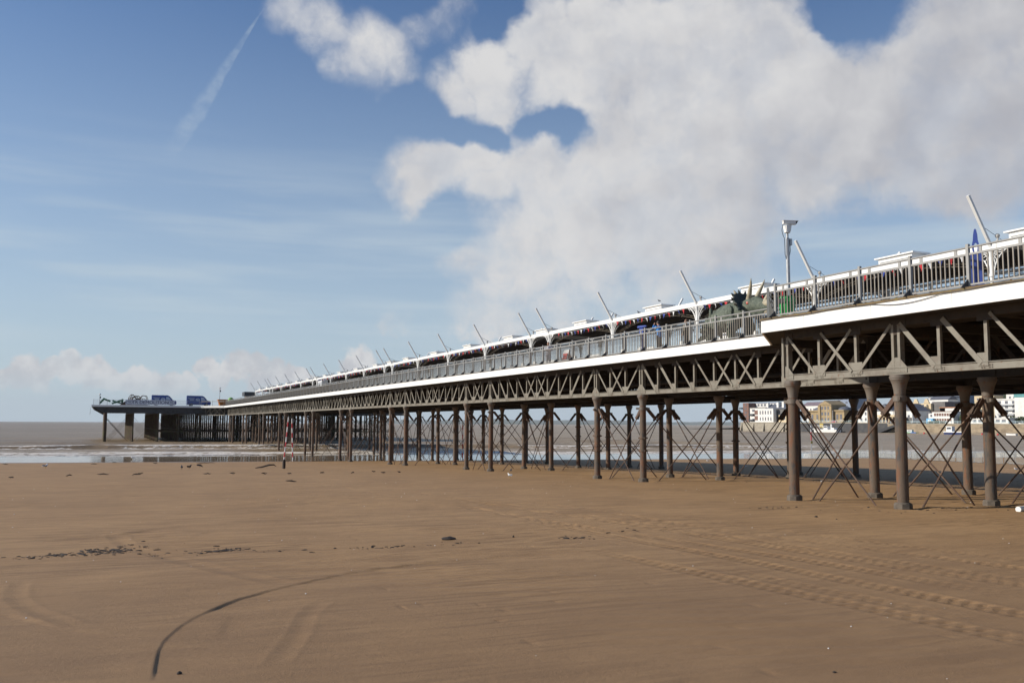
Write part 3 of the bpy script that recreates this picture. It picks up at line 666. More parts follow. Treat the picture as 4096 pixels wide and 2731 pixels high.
# ------------------------------------------------------------------ pier
TOW = [(20.95 + 21.35 * k, 26.0 + 21.35 * k) for k in range(10)]
WTOW = (21.2, 26.15)
pier = thing('pier', 'long white edged iron pier on rows of rusty columns reaching out to sea', 'pier', (34.6, 20, 2.1))

def rivets(mb, pts, x, r=.018):
    for y, z in pts:
        mb.add([(x, y - r, z - r), (x, y + r, z - r), (x, y + r, z + r), (x, y - r, z + r), (x - r * .9, y, z)], [(1, 0, 4), (2, 1, 4), (3, 2, 4), (0, 3, 4)])

ND = [0]; NV = [0]
def girder(d, a, b, n, pat, detail, m):
    """lattice girder in the plane x = d between y = a and y = b with n panels"""
    zb, zt, w = CHB, 8.19, .16
    p = (b - a) / n
    g = MB()
    gus = g
    g.box(d - .09, d + .07, a, b, zb, zb + .21); g.box(d - .13, d + .12, a, b, zb + .212, zb + .235)
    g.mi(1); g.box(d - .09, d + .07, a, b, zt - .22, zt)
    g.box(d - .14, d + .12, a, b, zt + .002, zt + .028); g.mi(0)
    front = d - .105
    def strip(mb, y0, z0, y1, z1, wd, off=0.0):
        mb.beam((front + off, y0, z0), (front + off, y1, z1), wd, .022, up=(-1, 0, 0))
    zlo, zhi = zb + .235, zt - .22
    diag = []; vert = []
    for i in range(n):
        y0, y1 = a + i * p, a + (i + 1) * p
        c = pat[i]; wd = .165 if i in (0, 1, n - 2, n - 1) and n > 5 else .105
        if c in '/X': diag.append((y1 - .16, zlo - .05, y0 + .16, zhi + .08, wd if c != 'X' else .11, -.012))
        if c in '\\X': diag.append((y0 + .16, zlo - .05, y1 - .16, zhi + .08, wd if c != 'X' else .11, -.036 if c == 'X' else -.012))
    for i in range(1, n): vert.append(a + i * p)
    for i in range(0, n + 1):
        y = a + i * p
        if 0 < i < n:
            l = pat[i - 1] in '\\X' and 0 or 1; gl = pat[i - 1] in '/X'; gr = pat[i] in '\\X'
            gus.box(front - .008, front + .006, y - (.30 if gl else .06), y + (.30 if gr else .06), zb + .10, zb + .235 + (.26 if (gl or gr) else .02))
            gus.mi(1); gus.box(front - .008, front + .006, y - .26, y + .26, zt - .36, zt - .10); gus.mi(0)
            if detail > 1:
                rivets(gus, [(y + u * .085, zb + .06 + v * .07) for u in (-2, -1, 1, 2) for v in (0, 1)], front - .008)
        else:
            s = 1 if i == 0 else -1
            gus.prism([(front - .008, y, zb + .05), (front - .008, y + s * .42, zb + .05), (front - .008, y + s * .42, zb + .235), (front - .008, y + s * .12, zb + .55), (front - .008, y, zb + .55)], (.014, 0, 0))
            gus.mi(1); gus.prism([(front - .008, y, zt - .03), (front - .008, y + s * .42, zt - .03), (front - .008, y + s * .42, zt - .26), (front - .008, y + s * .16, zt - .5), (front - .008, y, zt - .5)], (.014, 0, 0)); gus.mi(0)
            if detail > 1:
                rivets(gus, [(y + s * (.07 + u * .08), zb + .09 + v * .09) for u in range(4) for v in (0, 1)] + [(y + s * .07, zb + .30), (y + s * .07, zb + .4), (y + s * .15, zb + .30)], front - .008)
    def vmesh(mb, y, end):
        if end:
            for o in (-.125, .125): mb.box(front - .012, front + .19, y + o - .05, y + o + .05, zlo - .10, zhi + .06)
            mb.box(front + .10, front + .16, y - .075, y + .075, zlo, zhi)
        else:
            mb.box(front + .008, front + .03, y - .055, y + .055, zlo, zhi + .02)
            mb.box(front + .031, front + .17, y - .015, y + .015, zlo, zhi)
        return mb
    ends = [] if n > 5 else [a, b]
    if detail:
        o = g.build('truss_girder', [m, 'topchord_shaded' if m == 'truss' else m], pier)
        for q in diag:
            if ND[0] < 100: strip(mb := MB(), *q); mb.build('diagonal', m, o); ND[0] += 1
        for y in vert:
            if NV[0] < 88: vmesh(MB(), y, False).build('vertical', m, o) ; NV[0] += 1
        for y in ends: vmesh(MB(), y, True).build('tower_post', m, o)
    else:
        for q in diag: strip(g, *q)
        for y in vert: vmesh(g, y, False)
        for y in ends: vmesh(g, y, True)
        g.build('truss_girder', [m, 'topchord_shaded' if m == 'truss' else m], pier)
LONG = '////XX\\\\\\\\'; SHORT = '/X\\'
girder(23.5, 4.9, WTOW[0], 10, LONG, 2, 'truss'); girder(23.5, WTOW[0], WTOW[1] + .25, 3, SHORT, 2, 'truss')
for r, d in enumerate(ROWS):
    for k in range(-1, 10):
        a = TOW[k][1] if k >= 0 else 4.65
        b = TOW[k + 1][0] if k + 1 < 10 else 222.0
        if b - a < 10: n, pt = 5, '//X\\\\'
        else: n, pt = 10, LONG
        det = (2 if k < 2 else 1) if (r == 0 and 0 <= k <= 4) else 0
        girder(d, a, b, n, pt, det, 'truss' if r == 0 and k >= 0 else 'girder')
    for k, (a, b) in enumerate(TOW):
        det = (2 if k < 3 else 1) if (r == 0 and 1 <= k <= 5) else 0
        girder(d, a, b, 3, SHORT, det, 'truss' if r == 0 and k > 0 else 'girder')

# deck, edge boards, joists
mb = MB(); mb.box(26.36, 43.85, -20, 222, 8.46, DECK); mb.prism([(22.56, -20, 8.46), (26.355, -20, 8.46), (26.355, 30.5, 8.46), (22.56, 26.66, 8.46)], (0, 0, DECK - 8.464)); mb.build('deck', 'timber', pier)
for x0, x1, y0, y1 in ((X_NEAR, X_NEAR + .055, 30.6, 221.9), (43.855, 43.91, -20, 221.9), (X_WIDE, X_WIDE + .055, -20, 26.66)):
    mb = MB(); mb.box(x0, x1, y0, y1, 8.20, 8.65)
    if x0 != 43.855:
        mb.mi(1)
        yy = math.ceil(y0 / 3.05) * 3.05
        while yy < y1: mb.box(x0 - .0018, x0 - .0002, yy - .006, yy + .006, 8.203, 8.647); yy += 3.05
    mb.build('fascia_board', ['fascia', 'rail'], pier)
mb = MB(); mb.prism([(X_WIDE + .002, 26.665, 8.20), (X_WIDE + .075, 26.665, 8.20), (26.35, 30.52, 8.20), (26.30, 30.58, 8.20)], (0, 0, .45)); mb.build('fascia_board', 'fascia', pier)
mb = MB(); mb.box(X_WIDE - .03, X_WIDE + .22, -20, 26.70, 8.652, 8.73); mb.build('timber_kerb', 'kerb', pier)
mb = MB(); mb.box(X_NEAR - .02, X_NEAR + .2, 30.6, 221.9, 8.652, 8.69); mb.build('timber_kerb', 'timber', pier)
# soffit boards just behind the edge boards
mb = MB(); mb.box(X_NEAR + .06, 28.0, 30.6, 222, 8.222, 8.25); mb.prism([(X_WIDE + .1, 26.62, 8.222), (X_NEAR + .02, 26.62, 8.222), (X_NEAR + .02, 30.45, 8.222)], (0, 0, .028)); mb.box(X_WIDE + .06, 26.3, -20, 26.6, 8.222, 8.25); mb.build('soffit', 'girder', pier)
j = MB(); j.box(26.4, 43.8, -.07, .07, 8.255, 8.455)
joist = None
for i in range(100):
    y = 4 + i * 2.19
    if joist is None: joist = j.build('joist', 'girder', pier, local=True); joist.location = (-34.6, y - 20, -2.1)
    else: inst(joist, pier, (-34.6, y - 20, -2.1))
# cross girders between the rows: deep at the towers, shallow at panel points
cg = MB(); cg.box(27.3, 42.9, -.06, .06, 7.75, 7.95); cg.box(27.3, 42.9, -.06, .06, CHB + .02, CHB + .2)
for i in range(12):
    x = 27.3 + 15.6 / 12 * i; cg.beam((x, 0, CHB + .2 if i % 2 else 7.75), (x + 1.3, 0, 7.75 if i % 2 else CHB + .2), .08, .03, up=(0, 1, 0))
cgo = None
for a, b in TOW:
    for y in (a, b):
        if cgo is None: cgo = cg.build('cross_girder', 'girder', pier, local=True); cgo.location = (-34.6, y - 20, -2.1)
        else: inst(cgo, pier, (-34.6, y - 20, -2.1))
cb = MB(); cb.box(27.3, 42.9, -.05, .05, CHB + .02, CHB + .17); cb.box(27.3, 42.9, -.05, .05, 7.6, 7.9)
for q in (28.6, 33.8, 39): cb.beam((q, 0, CHB + .2), (q + 2.6, 0, 7.6), .07, .03, up=(0, 1, 0)); cb.beam((q + 2.6, 0, CHB + .2), (q, 0, 7.6), .07, .03, up=(0, 1, 0))
cbo = None; nb = 0
for k in range(-1, 9):
    a = TOW[k][1] if k >= 0 else 4.65; b = TOW[k + 1][0]
    for i in range(1, 10, 1 if k < 4 else 2):
        y = a + (b - a) * i / 10
        if nb >= 78: break
        nb += 1
        if cbo is None: cbo = cb.build('cross_beam', 'girder', pier, local=True); cbo.location = (-34.6, y - 20, -2.1)
        else: inst(cbo, pier, (-34.6, y - 20, -2.1))
sb = MB(); sb.box(23.55, 27.2, -.05, .05, 7.65, 7.95); sbo = None
for y in [WTOW[0], WTOW[1]] + [4.9 + 1.63 * i for i in range(1, 10)]:
    if sbo is None: sbo = sb.build('cross_beam', 'girder', pier, local=True); sbo.location = (-34.6, y - 20, -2.1)
    else: inst(sbo, pier, (-34.6, y - 20, -2.1))
for x in (29.6, 35.2, 40.4):
    mb = MB(); mb.tube((x, 3, 7.15), (x, 222, 7.15), .11, n=8); mb.build('service_pipe', 'girder', pier, True)
mb = MB()
for k in range(-1, 9):
    a = TOW[k][1] if k >= 0 else 4.65; b = TOW[k + 1][0]; n = 5
    for r in range(3):
        x0, x1 = ROWS[r] + .1, ROWS[r + 1] - .1
        for i in range(n):
            y0, y1 = a + (b - a) * i / n, a + (b - a) * (i + 1) / n
            mb.beam((x0, y0, CHB + .04), (x1, y1, CHB + .04), .10, .02); mb.beam((x1, y0, CHB + .065), (x0, y1, CHB + .065), .10, .02)
o = mb.build('wind_bracing', 'girder', pier); struct(o, 'stuff')

# columns
def col_meshes():
    s = MB(); s.lathe((0, 0, 0), [(.185, -9.6), (.185, -3.6), (.180, -1.9), (.178, -.62)], 18)
    cap = MB(); cap.lathe((0, 0, 0), [(.178, -.63), (.19, -.5), (.225, -.33), (.275, -.19), (.295, -.17), (.295, -.125), (.315, -.12), (.315, -.075), (.295, -.07), (.295, -.004)], 20)
    cl = MB(); cl.lathe((0, 0, 0), [(.20, -.09), (.215, -.085), (.215, .085), (.20, .09)], 18)
    for a in (0, pi): cl.box(cos(a) * .29 - .09, cos(a) * .29 + .09, -.035, .035, -.055, .055)
    rg = MB(); rg.lathe((0, 0, 0), [(.192, -.05), (.225, -.04), (.225, .04), (.192, .05)], 18)
    for a in (.5, 2.2, 3.6, 5.2): rg.box(.23 * cos(a) - .035, .23 * cos(a) + .035, .23 * sin(a) - .03, .23 * sin(a) + .03, -.045, .045)
    bs = MB(); bs.lathe((0, 0, 0), [(.285, -.5), (.285, .13), (.265, .17), (.21, .20)], 8)
    return s, cap, cl, rg, bs
S = col_meshes(); proto = None
COLS = []
def column(x, y, base=True, rings=(), tall=1.0):
    global proto
    loc = (x - 34.6, y - 20, CHB - 2.1)
    if proto is None:
        c = S[0].build('column', 'column', pier, True, loc, True)
        proto = [c, S[1].build('capital', 'capital', c, True, (0, 0, 0), True), S[2].build('collar', 'capital', c, True, (0, 0, -.78), True), None, S[4].build('plinth', 'base', c, True, (0, 0, gz(x, y) - CHB), True)]
        proto[3] = S[3].build('flange_ring', 'column', c, True, (0, 0, -2.4), True)
        for z in rings[1:]: inst(proto[3], c, (0, 0, z))
    else:
        c = inst(proto[0], pier, loc)
        for i in (1, 2): inst(proto[i], c, proto[i].location)
        for z in rings: inst(proto[3], c, (0, 0, z))
        if base: inst(proto[4], c, (0, 0, gz(x, y) - CHB))
    c.rotation_euler = (RN.uniform(-.006, .006), RN.uniform(-.006, .006), RN.uniform(0, 6))
    COLS.append((x, y)); return c
column(27.3, TOW[1][0], True, (-2.4, -3.1))
column(27.3, TOW[1][1], True, (-2.35, -2.95, -3.25))
for y in WTOW: column(23.5, y)
for k, (a, b) in enumerate(TOW):
    for y in (a, b):
        for r, d in enumerate(ROWS):
            if k == 1 and r == 0: continue
            column(d, y, y < 135, ((-2.3 - .4 * (r % 2),) if k == 4 and r == 0 else ((-1.9, -2.7) if (r == 2 and k < 4) else ())))

# bracing rods with their forked link plates
rods = []
def rod_between(xa, ya, xb, yb):
    top = Vector((xa, ya, CHB - .78)); bot = Vector((xb, yb, 0)); bot.z = max(gz(xb, yb), -1.2) - .05
    h = (Vector((xb, yb, 0)) - Vector((xa, ya, 0))).normalized()
    rods.append((top + h * .27, bot, h))
def tower_rods(d, a, b):
    rod_between(d, b, d, a + .95 + RN.uniform(-.1, .2)); rod_between(d + .07, a, d + .07, b - 1.05 + RN.uniform(-.2, .1))
def cross_rods(y, x0, x1):
    rod_between(x0, y, x1 - .9, y); rod_between(x1, y, x0 + 1.0, y + .08)
tower_rods(23.5, *WTOW)
for y, y2 in zip(WTOW, TOW[0]): rod_between(23.5, y, 26.5, y2); rod_between(27.3, y2, 24.3, y)
for k in range(10):
    for r in range(4): tower_rods(ROWS[r], *TOW[k])
    for y in TOW[k]:
        for r in range(3): cross_rods(y, ROWS[r], ROWS[r + 1])
rest = MB()
for i, (t, b, h) in enumerate(rods):
    ax = (b - t).normalized(); k0 = t + ax * .68
    if i < 100:
        mb = MB(); mb.tube(k0 - ax * .08, b, .030, .032, 7); mb.ell(k0, (.06, .06, .06), 8, 5); o = mb.build('brace_rod', 'rod', pier, True)
        lk = MB(); sd = Vector((-h.y, h.x, 0))
        for q in (-1, 1):
            c = sd * .055 * q; lk.beam(t - ax * .05 + c, k0 + ax * .06 + c, .022, .15, up=ax.cross(sd))
        lk.beam(k0 - sd * .09, k0 + sd * .09, .13, .09, up=ax)
        lk.build('link_plate', 'rod', o)
    else:
        rest.tube(t, k0, .08, .08, 5); rest.tube(k0, b, .032, .032, 5)
o = rest.build('brace_rods', 'rod', pier, True); struct(o, 'stuff')
# cable slung along the wide edge board
mb = MB()
pts = [(X_WIDE - .04, y, 8.66 + .02 * sin(y * 2) - (.16 * sin(pi * (y - 18.6) / 2.6) if 18.6 < y < 21.2 else 0)) for y in np.linspace(10, 26.6, 70)]
mb.path(pts, .012, 5); mb.build('slung_cable', 'black', pier, True)

# ------------------------------------------------------------------ railings
def rail_panel_mesh(L, nb):
    p = MB()
    p.beam((0, .045, 1.00), (0, L - .045, 1.00), .05, .06); p.beam((0, .045, .11), (0, L - .045, .11), .05, .05)
    p.mi(1)
    for i in range(nb): y = L * (i + 1) / (nb + 1); p.box(-.014, .014, y - .017, y + .017, .135, .97)
    p.mi(0)
    for y in (L * .2, L * .8): p.box(-.012, .012, y - .05, y + .05, 1.03, 1.17)
    return p
def post_mesh():
    p = MB(); p.box(-.045, .045, -.045, .045, 0, 1.30)
    return p
def gusset_mesh():
    p = MB(); p.prism([(-.05, -.012, .0), (-.36, -.012, .0), (-.05, -.012, .27)], (0, .024, 0)); return p
def railing(label, x, y0, L, n, z, nb, far_simple=None, rot=0.0, group='railings along the pier deck', ends=True):
    rt = thing('railing', label, 'railing', (x, y0, z), group, rot)
    po = post_mesh().build('post', 'rail', rt, False, (0, 0, 0), True)
    gu = gusset_mesh().build('gusset', 'gusset', po, False, (0, 0, 0), True)
    pa = rail_panel_mesh(L, nb).build('baluster_panel', ['rail', 'baluster'], rt, False, (0, 0, 0), True)
    hr = MB(); hr.tube((0, 0, 1.20), (0, L * n, 1.20), .032, n=10); hr.build('handrail', 'rail', rt, True, (0, 0, 0), True)
    for i in range(1, n):
        c = inst(po, rt, (0, L * i, 0)); inst(gu, c)
        inst(pa, rt, (0, L * i, 0))
    c = inst(po, rt, (0, L * n, 0)); inst(gu, c)
    return rt
railing('grey railing along the main deck edge, from the dinosaur statue out to the pier head', 26.58, 30.62, 2.055, 93, DECK + .04, 12)
railing('grey railing on the wider near deck, in front of the green bin', X_WIDE + .2, 9.66, 2.05, 8, DECK + .09, 12)
railing('short grey railing slanting across the end of the wider deck', X_WIDE + .32, 26.62, 1.78, 3, DECK + .01, 10, rot=-.752)

# ------------------------------------------------------------------ canopy shelters
XA, XB = 29.4, 33.8; ZR = DECK + 2.84
def bracket(mb, y, s, xdir=None):
    """fan spandrel springing from a column head"""
    r = .88; top = ZR - .24; pts = []
    for i in range(9):
        a = pi / 2 * i / 8
        pts.append((.10 + r * (1 - cos(a)), top - r * 1.15 * (1 - sin(a))))
    def P(u, z): return (0, y + s * u, z) if xdir is None else (xdir * u, y, z)
    mb.path([P(*q) for q in pts], .026, 5)
    for i in range(1, 8):
        q = pts[i]; f = i / 8
        mb.beam(P(.08 + .06 * f, top - .9 * (1 - f) * .35 - .04), P(*q), .014, .02)
    pts2 = [(.06 + (q[0] - .06) * .6, top - (top - q[1]) * .6) for q in pts]
    mb.path([P(*q) for q in pts2], .012, 4)
    mb.beam(P(.05, top - .01), P(r + .1, top - .01), .03, .04)
def shelter(k, ncol, label):
    s0 = 22.2 + 38.85 * k; ys = [s0 + 8.95 * j for j in range(ncol)]
    e0, e1 = s0 - .25, ys[-1] + .25
    rt = thing('canopy_shelter', label, 'canopy', (31.6, s0, DECK), 'white canopy shelters down the middle of the pier')
    mb = MB(); mb.box(XA, XA + .06, e0, e1, ZR - .245, ZR); mb.box(XB - .06, XB, e0, e1, ZR - .245, ZR); mb.box(XA + .065, XB - .065, e0, e1, ZR - .06, ZR - .03)
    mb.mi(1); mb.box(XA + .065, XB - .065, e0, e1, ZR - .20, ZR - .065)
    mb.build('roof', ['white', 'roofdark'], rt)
    arches = MB()
    for a, b in zip(ys[:-1], ys[1:]):
        for x in (XA + .35, 31.6, XB - .3):
            for off in (0, .22):
                pts = [(x, a + (b - a) * i / 16, ZR - .28 - off * .5 - .62 * abs(2 * i / 16 - 1) ** 2.2) for i in range(17)]
                arches.path(pts, .014, 4)
            for i in range(1, 16): q = a + (b - a) * i / 16; z = ZR - .28 - .62 * abs(2 * i / 16 - 1) ** 2.2; arches.beam((x, q, z), (x, q + (.25 if i % 2 else -.25), z - .12), .010, .010)
    arches.build('lattice_arch', 'lattice', rt)
    first = {}
    for y in ys:
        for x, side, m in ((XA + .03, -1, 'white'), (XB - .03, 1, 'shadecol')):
            key = side
            if key not in first:
                c = MB(); c.lathe((0, 0, 0), [(.085, 0), (.085, .15), (.062, .2), (.06, 1.55), (.085, 1.57), (.085, 1.66), (.062, 1.69), (.07, 2.45), (.12, 2.58), (.12, 2.60)], 12)
                cm = c.build('column', m, rt, True, (x - 31.6, y - s0, 0), True)
                b = MB()
                for s in (-1, 1): bracket(b, 0, s)
                bracket(b, 0, 0, -side)
                b.v = [(p[0], p[1], p[2] - DECK) for p in b.v]
                bm = b.build('fan_bracket', m, cm, False, (0, 0, 0), True)
                ma = MB(); A = Vector((0, 0, 2.70)); B = Vector((side * 1.08, 0, 4.48)); t = (B - A).normalized()
                up = Vector((t.z * side * -1, 0, t.x * side))
                ma.beam(A, B, .11, .10, up=up)
                mm = ma.build('mast', 'white', rt, False, (x - 31.6, y - s0, 0), True)
                tr = MB(); tr.tube(A + t * .85, Vector((-side * 1.0, 0, 2.84)), .010, n=4); tm = tr.build('tie_rod', 'black', mm, False, (0, 0, 0), True)
                fi = MB(); fi.ell((0, 0, 3.06), (.085, .085, .085), 12, 8); fi.lathe((0, 0, 2.84), [(.07, 0), (.07, .05), (.035, .07), (.03, .15)], 10); fm = fi.build('ball_finial', 'shadecol', rt, True, (x - 31.6 + .1, y - s0 - .22, 0), True)
                first[key] = (cm, bm, mm, tm, fm)
            else:
                cm, bm, mm, tm, fm = first[key]
                c = inst(cm, rt, (x - 31.6, y - s0, 0)); inst(bm, c)
                q = inst(mm, rt, (x - 31.6, y - s0, 0)); inst(tm, q); inst(fm, rt, (x - 31.6 + .1, y - s0 - .22, 0))
    vent = None
    for y in [(a + b) / 2 for a, b in zip(ys[:-1], ys[1:])] + [s0 - 1.52]:
        if vent is None:
            v = MB(); v.box(29.55, 30.35, y - .86, y + .86, ZR - .03, ZR + .25); v.box(29.45, 30.45, y - 1.0, y + 1.0, ZR + .252, ZR + .31); v.box(29.50, 29.55, y - .8, y + .8, ZR + .09, ZR + .13)
            vent = v.build('roof_vent', 'white', rt); vy = y
        else: inst(vent, rt, (0, y - vy, 0))
    # roof over the expansion gap towards the shore
    mb = MB(); g0 = s0 - 2.79; mb.box(XA + .005, XA + .062, g0, e0 - .01, ZR - .24, ZR - .004); mb.box(XA + .065, XB - .065, g0, e0 - .01, ZR - .2, ZR - .03)
    mb.build('link_roof', ['white'], rt)
    return rt, ys
SHL = ['white canopy shelter nearest the shore, behind the triceratops statue', 'second white canopy shelter out from the shore', 'third white canopy shelter out from the shore',
       'white canopy shelter between the third one and the seaward one', 'short white canopy shelter at the sea end beside the dark kiosk']
SH = [shelter(k, 5 if k < 4 else 3, SHL[k]) for k in range(5)]

# bunting under the near roof edges
def bunting(label, ys, x, zoff, step, sag, size):
    rt = thing('bunting', label, 'bunting', (x, ys[0], ZR), 'strings of red white and blue bunting')
    cord = MB(); fl = []; c = 0
    for a, b in zip(ys[:-1], ys[1:]):
        n = max(3, int((b - a - 1.0) / step)); P = []
        for i in range(n + 1):
            u = i / n; P.append((x, a + .5 + (b - a - 1.0) * u, ZR + zoff - sag * 4 * u * (1 - u)))
        cord.path(P, .008, 4)
        for i in range(n): fl.append((Vector(P[i]).lerp(Vector(P[i + 1]), .5), c % 3)); c += 1
    cord.build('cord', 'whitecloth', rt)
    mesh = {}
    for p, q in fl:
        key = (q, RN.randrange(3))
        loc = p - Vector((x, ys[0], ZR)); rot = (RN.uniform(-.15, .15), RN.uniform(-.5, .35), RN.uniform(-.6, .6))
        if key not in mesh:
            w, h = size; m = MB(); s = .02 * (key[1] - 1)
            m.add([(0, -w / 2, 0), (0, w / 2, 0), (.03 + s, w * .12, -h * .6), (.03 + s, -w * .12, -h * .6), (.0, s * .5, -h)], [(0, 1, 2, 3), (3, 2, 4)])
            m.add([(.004, -w / 2, 0), (.004, w / 2, 0), (.034 + s, w * .12, -h * .6), (.034 + s, -w * .12, -h * .6), (.004, s * .5, -h)], [(3, 2, 1, 0), (4, 2, 3)])
            o = m.build('pennant', ('blue', 'whitecloth', 'red')[q], rt, False, tuple(loc), True); mesh[key] = o; o.rotation_euler = rot
        else: inst(mesh[key], rt, loc, rot)
for k, (rt, ys) in enumerate(SH):
    bunting(['bunting hung along the near edge of the shore end canopy, above the dinosaur', 'bunting along the near edge of the second canopy', 'bunting along the near edge of the third canopy', 'bunting along the near edge of the canopy beyond the third', 'bunting along the last short canopy by the sea'][k], ys, XA - .04, -.25, .46 if k < 3 else .6, .10, (.19, .28))
bunting('bunting seen beyond the glass screen on the far side of the shore end canopy', SH[0][1][:4], XB + .05, -.42, .75, .35, (.24, .34))
# ------------------------------------------------------------------ pier head
head = thing('sea_platform', 'wide cleared platform on dark piles at the sea end of the pier', 'pier', (20, 230, -2))
HP = [(26.36, 222.02), (21.5, 228.0), (-2.2, 228.0), (-2.2, 302), (73, 302), (73, 228), (48.5, 228), (43.85, 222.02)]
mb = MB(); mb.prism([(x, y, 8.45) for x, y in reversed(HP)], (0, 0, .17)); mb.build('deck', 'timber', head)
def edge(a, b, m='fascia'):
    a, b = Vector((*a, 0)), Vector((*b, 0)); t = (b - a).normalized(); n = Vector((t.y, -t.x, 0))
    mb = MB(); mb.prism([tuple(a + n * .002 + Vector((0, 0, 8.20))), tuple(b + n * .002 + Vector((0, 0, 8.20))), tuple(b + n * .06 + Vector((0, 0, 8.20))), tuple(a + n * .06 + Vector((0, 0, 8.20)))], (0, 0, .45))
    mb.build('fascia_board', m, head)
edge((-2.2, 228.0), (21.5, 228.0)); edge((21.52, 227.98), (26.30, 222.1)); edge((-2.2, 302), (-2.2, 228.06)); edge((43.85, 222.1), (48.5, 227.9)); edge((48.5, 228), (73, 228))
mb = MB(); mb.box(.4, 73, 228.4, 228.8, 6.75, 8.2); mb.build('front_beam', 'headsteel', head)
mb = MB()
for y in np.arange(231, 300, 5.3): mb.prism([(-2.1, y, 8.2), (.4, y, 6.75), (.4, y, 8.2)], (0, .25, 0))
mb.prism([(-2.1, 228.1, 8.19), (.4, 228.1, 6.8), (.4, 228.1, 8.19)], (0, .28, 0))
mb.build('bracket_plate', 'headsteel', head)
XD = [.75, 6.7, 12.2, 16.8, 21.5, 26.9, 32.4, 37.7, 42.9, 48.3, 53.6, 58.9, 64.2, 69.5]
YD = [228.6 + 5.3 * i for i in range(14)]
ps = MB(); ps.lathe((0, 0, 0), [(.20, -9.2), (.20, -4.4), (.185, -4.3), (.185, -1.2), (.2, -1.0), (.2, 0), (.28, .05), (.28, .12)], 10)
pl = MB(); pl.lathe((0, 0, 0), [(.38, -9.2), (.38, 0), (.40, .1)], 14)
order = sorted([(y, x) for x in XD for y in YD], key=lambda q: (q[0] * 1.0 + (0 if q[1] < 30 else 60)))
pile0 = None; stuff_p = MB()
mb_hb = MB()
for n_, (y, x) in enumerate(order):
    if n_ < 100:
        if x < 1:
            o = pl.build('pile', 'pile', head, True, (x - 20, y - 230, 6.7 + 2), True)
        elif pile0 is None: pile0 = ps.build('pile', 'pile', head, True, (x - 20, y - 230, 6.7 + 2), True)
        else: inst(pile0, head, (x - 20, y - 230, 8.7))
    else: stuff_p.lathe((x, y, 6.7), [(.19, -9.2), (.19, -.1), (.28, .1)], 8)
struct(stuff_p.build('piles', 'pile', head, True), 'stuff')
mb = MB()
for x in XD: mb.box(x - .12, x + .12, 228.9, 299, 6.85, 7.3); mb.box(x - .14, x + .14, 228.9, 299, 7.85, 8.2)
for y in YD[1:]: mb.box(.75, 70, y - .11, y + .11, 7.32, 7.8)
struct(mb.build('cap_beams', 'headsteel', head), 'stuff')
mb = MB()
for y in YD[::3]:
    for i in range(len(XD) - 1):
        mb.tube((XD[i], y, 6.0), (XD[i + 1], y + .1, -.8), .026, n=4); mb.tube((XD[i + 1], y, 6.0), (XD[i], y - .1, -.8), .026, n=4)
    if RN.random() < .6: mb.box(XD[2], XD[-1], y - .05, y + .05, 2.4, 2.7)
for x in XD[1:]:
    for i in range(len(YD) - 1):
        if (i + int(x)) % 2: mb.tube((x, YD[i], 6.2), (x, YD[i + 1], -.5), .04, n=4)
    mb.box(x - .06, x + .06, 229, 297, 2.9, 3.05)
struct(mb.build('bracing', 'pile', head), 'stuff')
g = MB()   # light braced frame under the splayed corner
A, B = Vector((26.5, 222.3, 0)), Vector((21.7, 228.1, 0))
def q_(u, z): p = A.lerp(B, u); return (p.x, p.y, z)
g.beam(q_(0, 6.45), q_(1, 6.45), .16, .2); g.beam(q_(0, 8.1), q_(1, 8.1), .16, .2)
for i in range(5):
    u = i / 5; g.beam(q_(u, 6.5), q_(u, 8.1), .08, .08)
    if i in (0, 1): g.beam(q_(u, 6.55), q_(u + .2, 8.0), .10, .03)
    if i in (1, 2, 3): g.beam(q_(u + .2, 6.55), q_(u, 8.0), .10, .03)
g.build('corner_truss', 'truss', head)
mb = MB(); mb.path([(-2.25, 228.0, 8.3), (-2.5, 228.0, 7.6), (-2.45, 228.0, 6.9)], .02, 4); mb.beam((-2.6, 228, 6.4), (-2.4, 228, 6.95), .12, .05); mb.build('dangling_cable', 'black', head)
# rails on the head: open two-bar rails with posts
def open_rail(label, pts, z, step, h=1.25, m='galv', bars=(1.2, .8, .4), dr=.034):
    rt = thing('railing', label, 'railing', (*pts[0], z), 'railings along the pier deck')
    k = 0
    for a, b in zip(pts[:-1], pts[1:]):
        a, b = Vector((*a, z)), Vector((*b, z)); n = max(1, round((b - a).length / step))
        for i in range(n + 1):
            p = a.lerp(b, i / n); mb = MB(); mb.tube(p, p + Vector((0, 0, h + .05)), .04, n=6); mb.build('post', m, rt)
        for q in bars: mb = MB(); mb.tube(a + Vector((0, 0, q)), b + Vector((0, 0, q)), dr, n=6); mb.build('bar', m, rt)
    return rt
open_rail('thin rail along the front edge of the pier head, behind the banner', [(-1.9, 227.9 + .35), (21.4, 228.25)], DECK, 3.0, m='galv')
open_rail('open two bar rail across the splayed corner before the pier head', [(21.7, 228.1), (26.3, 222.35)], DECK, 1.9, m='rail', bars=(1.2, 1.0, .1), dr=.035)

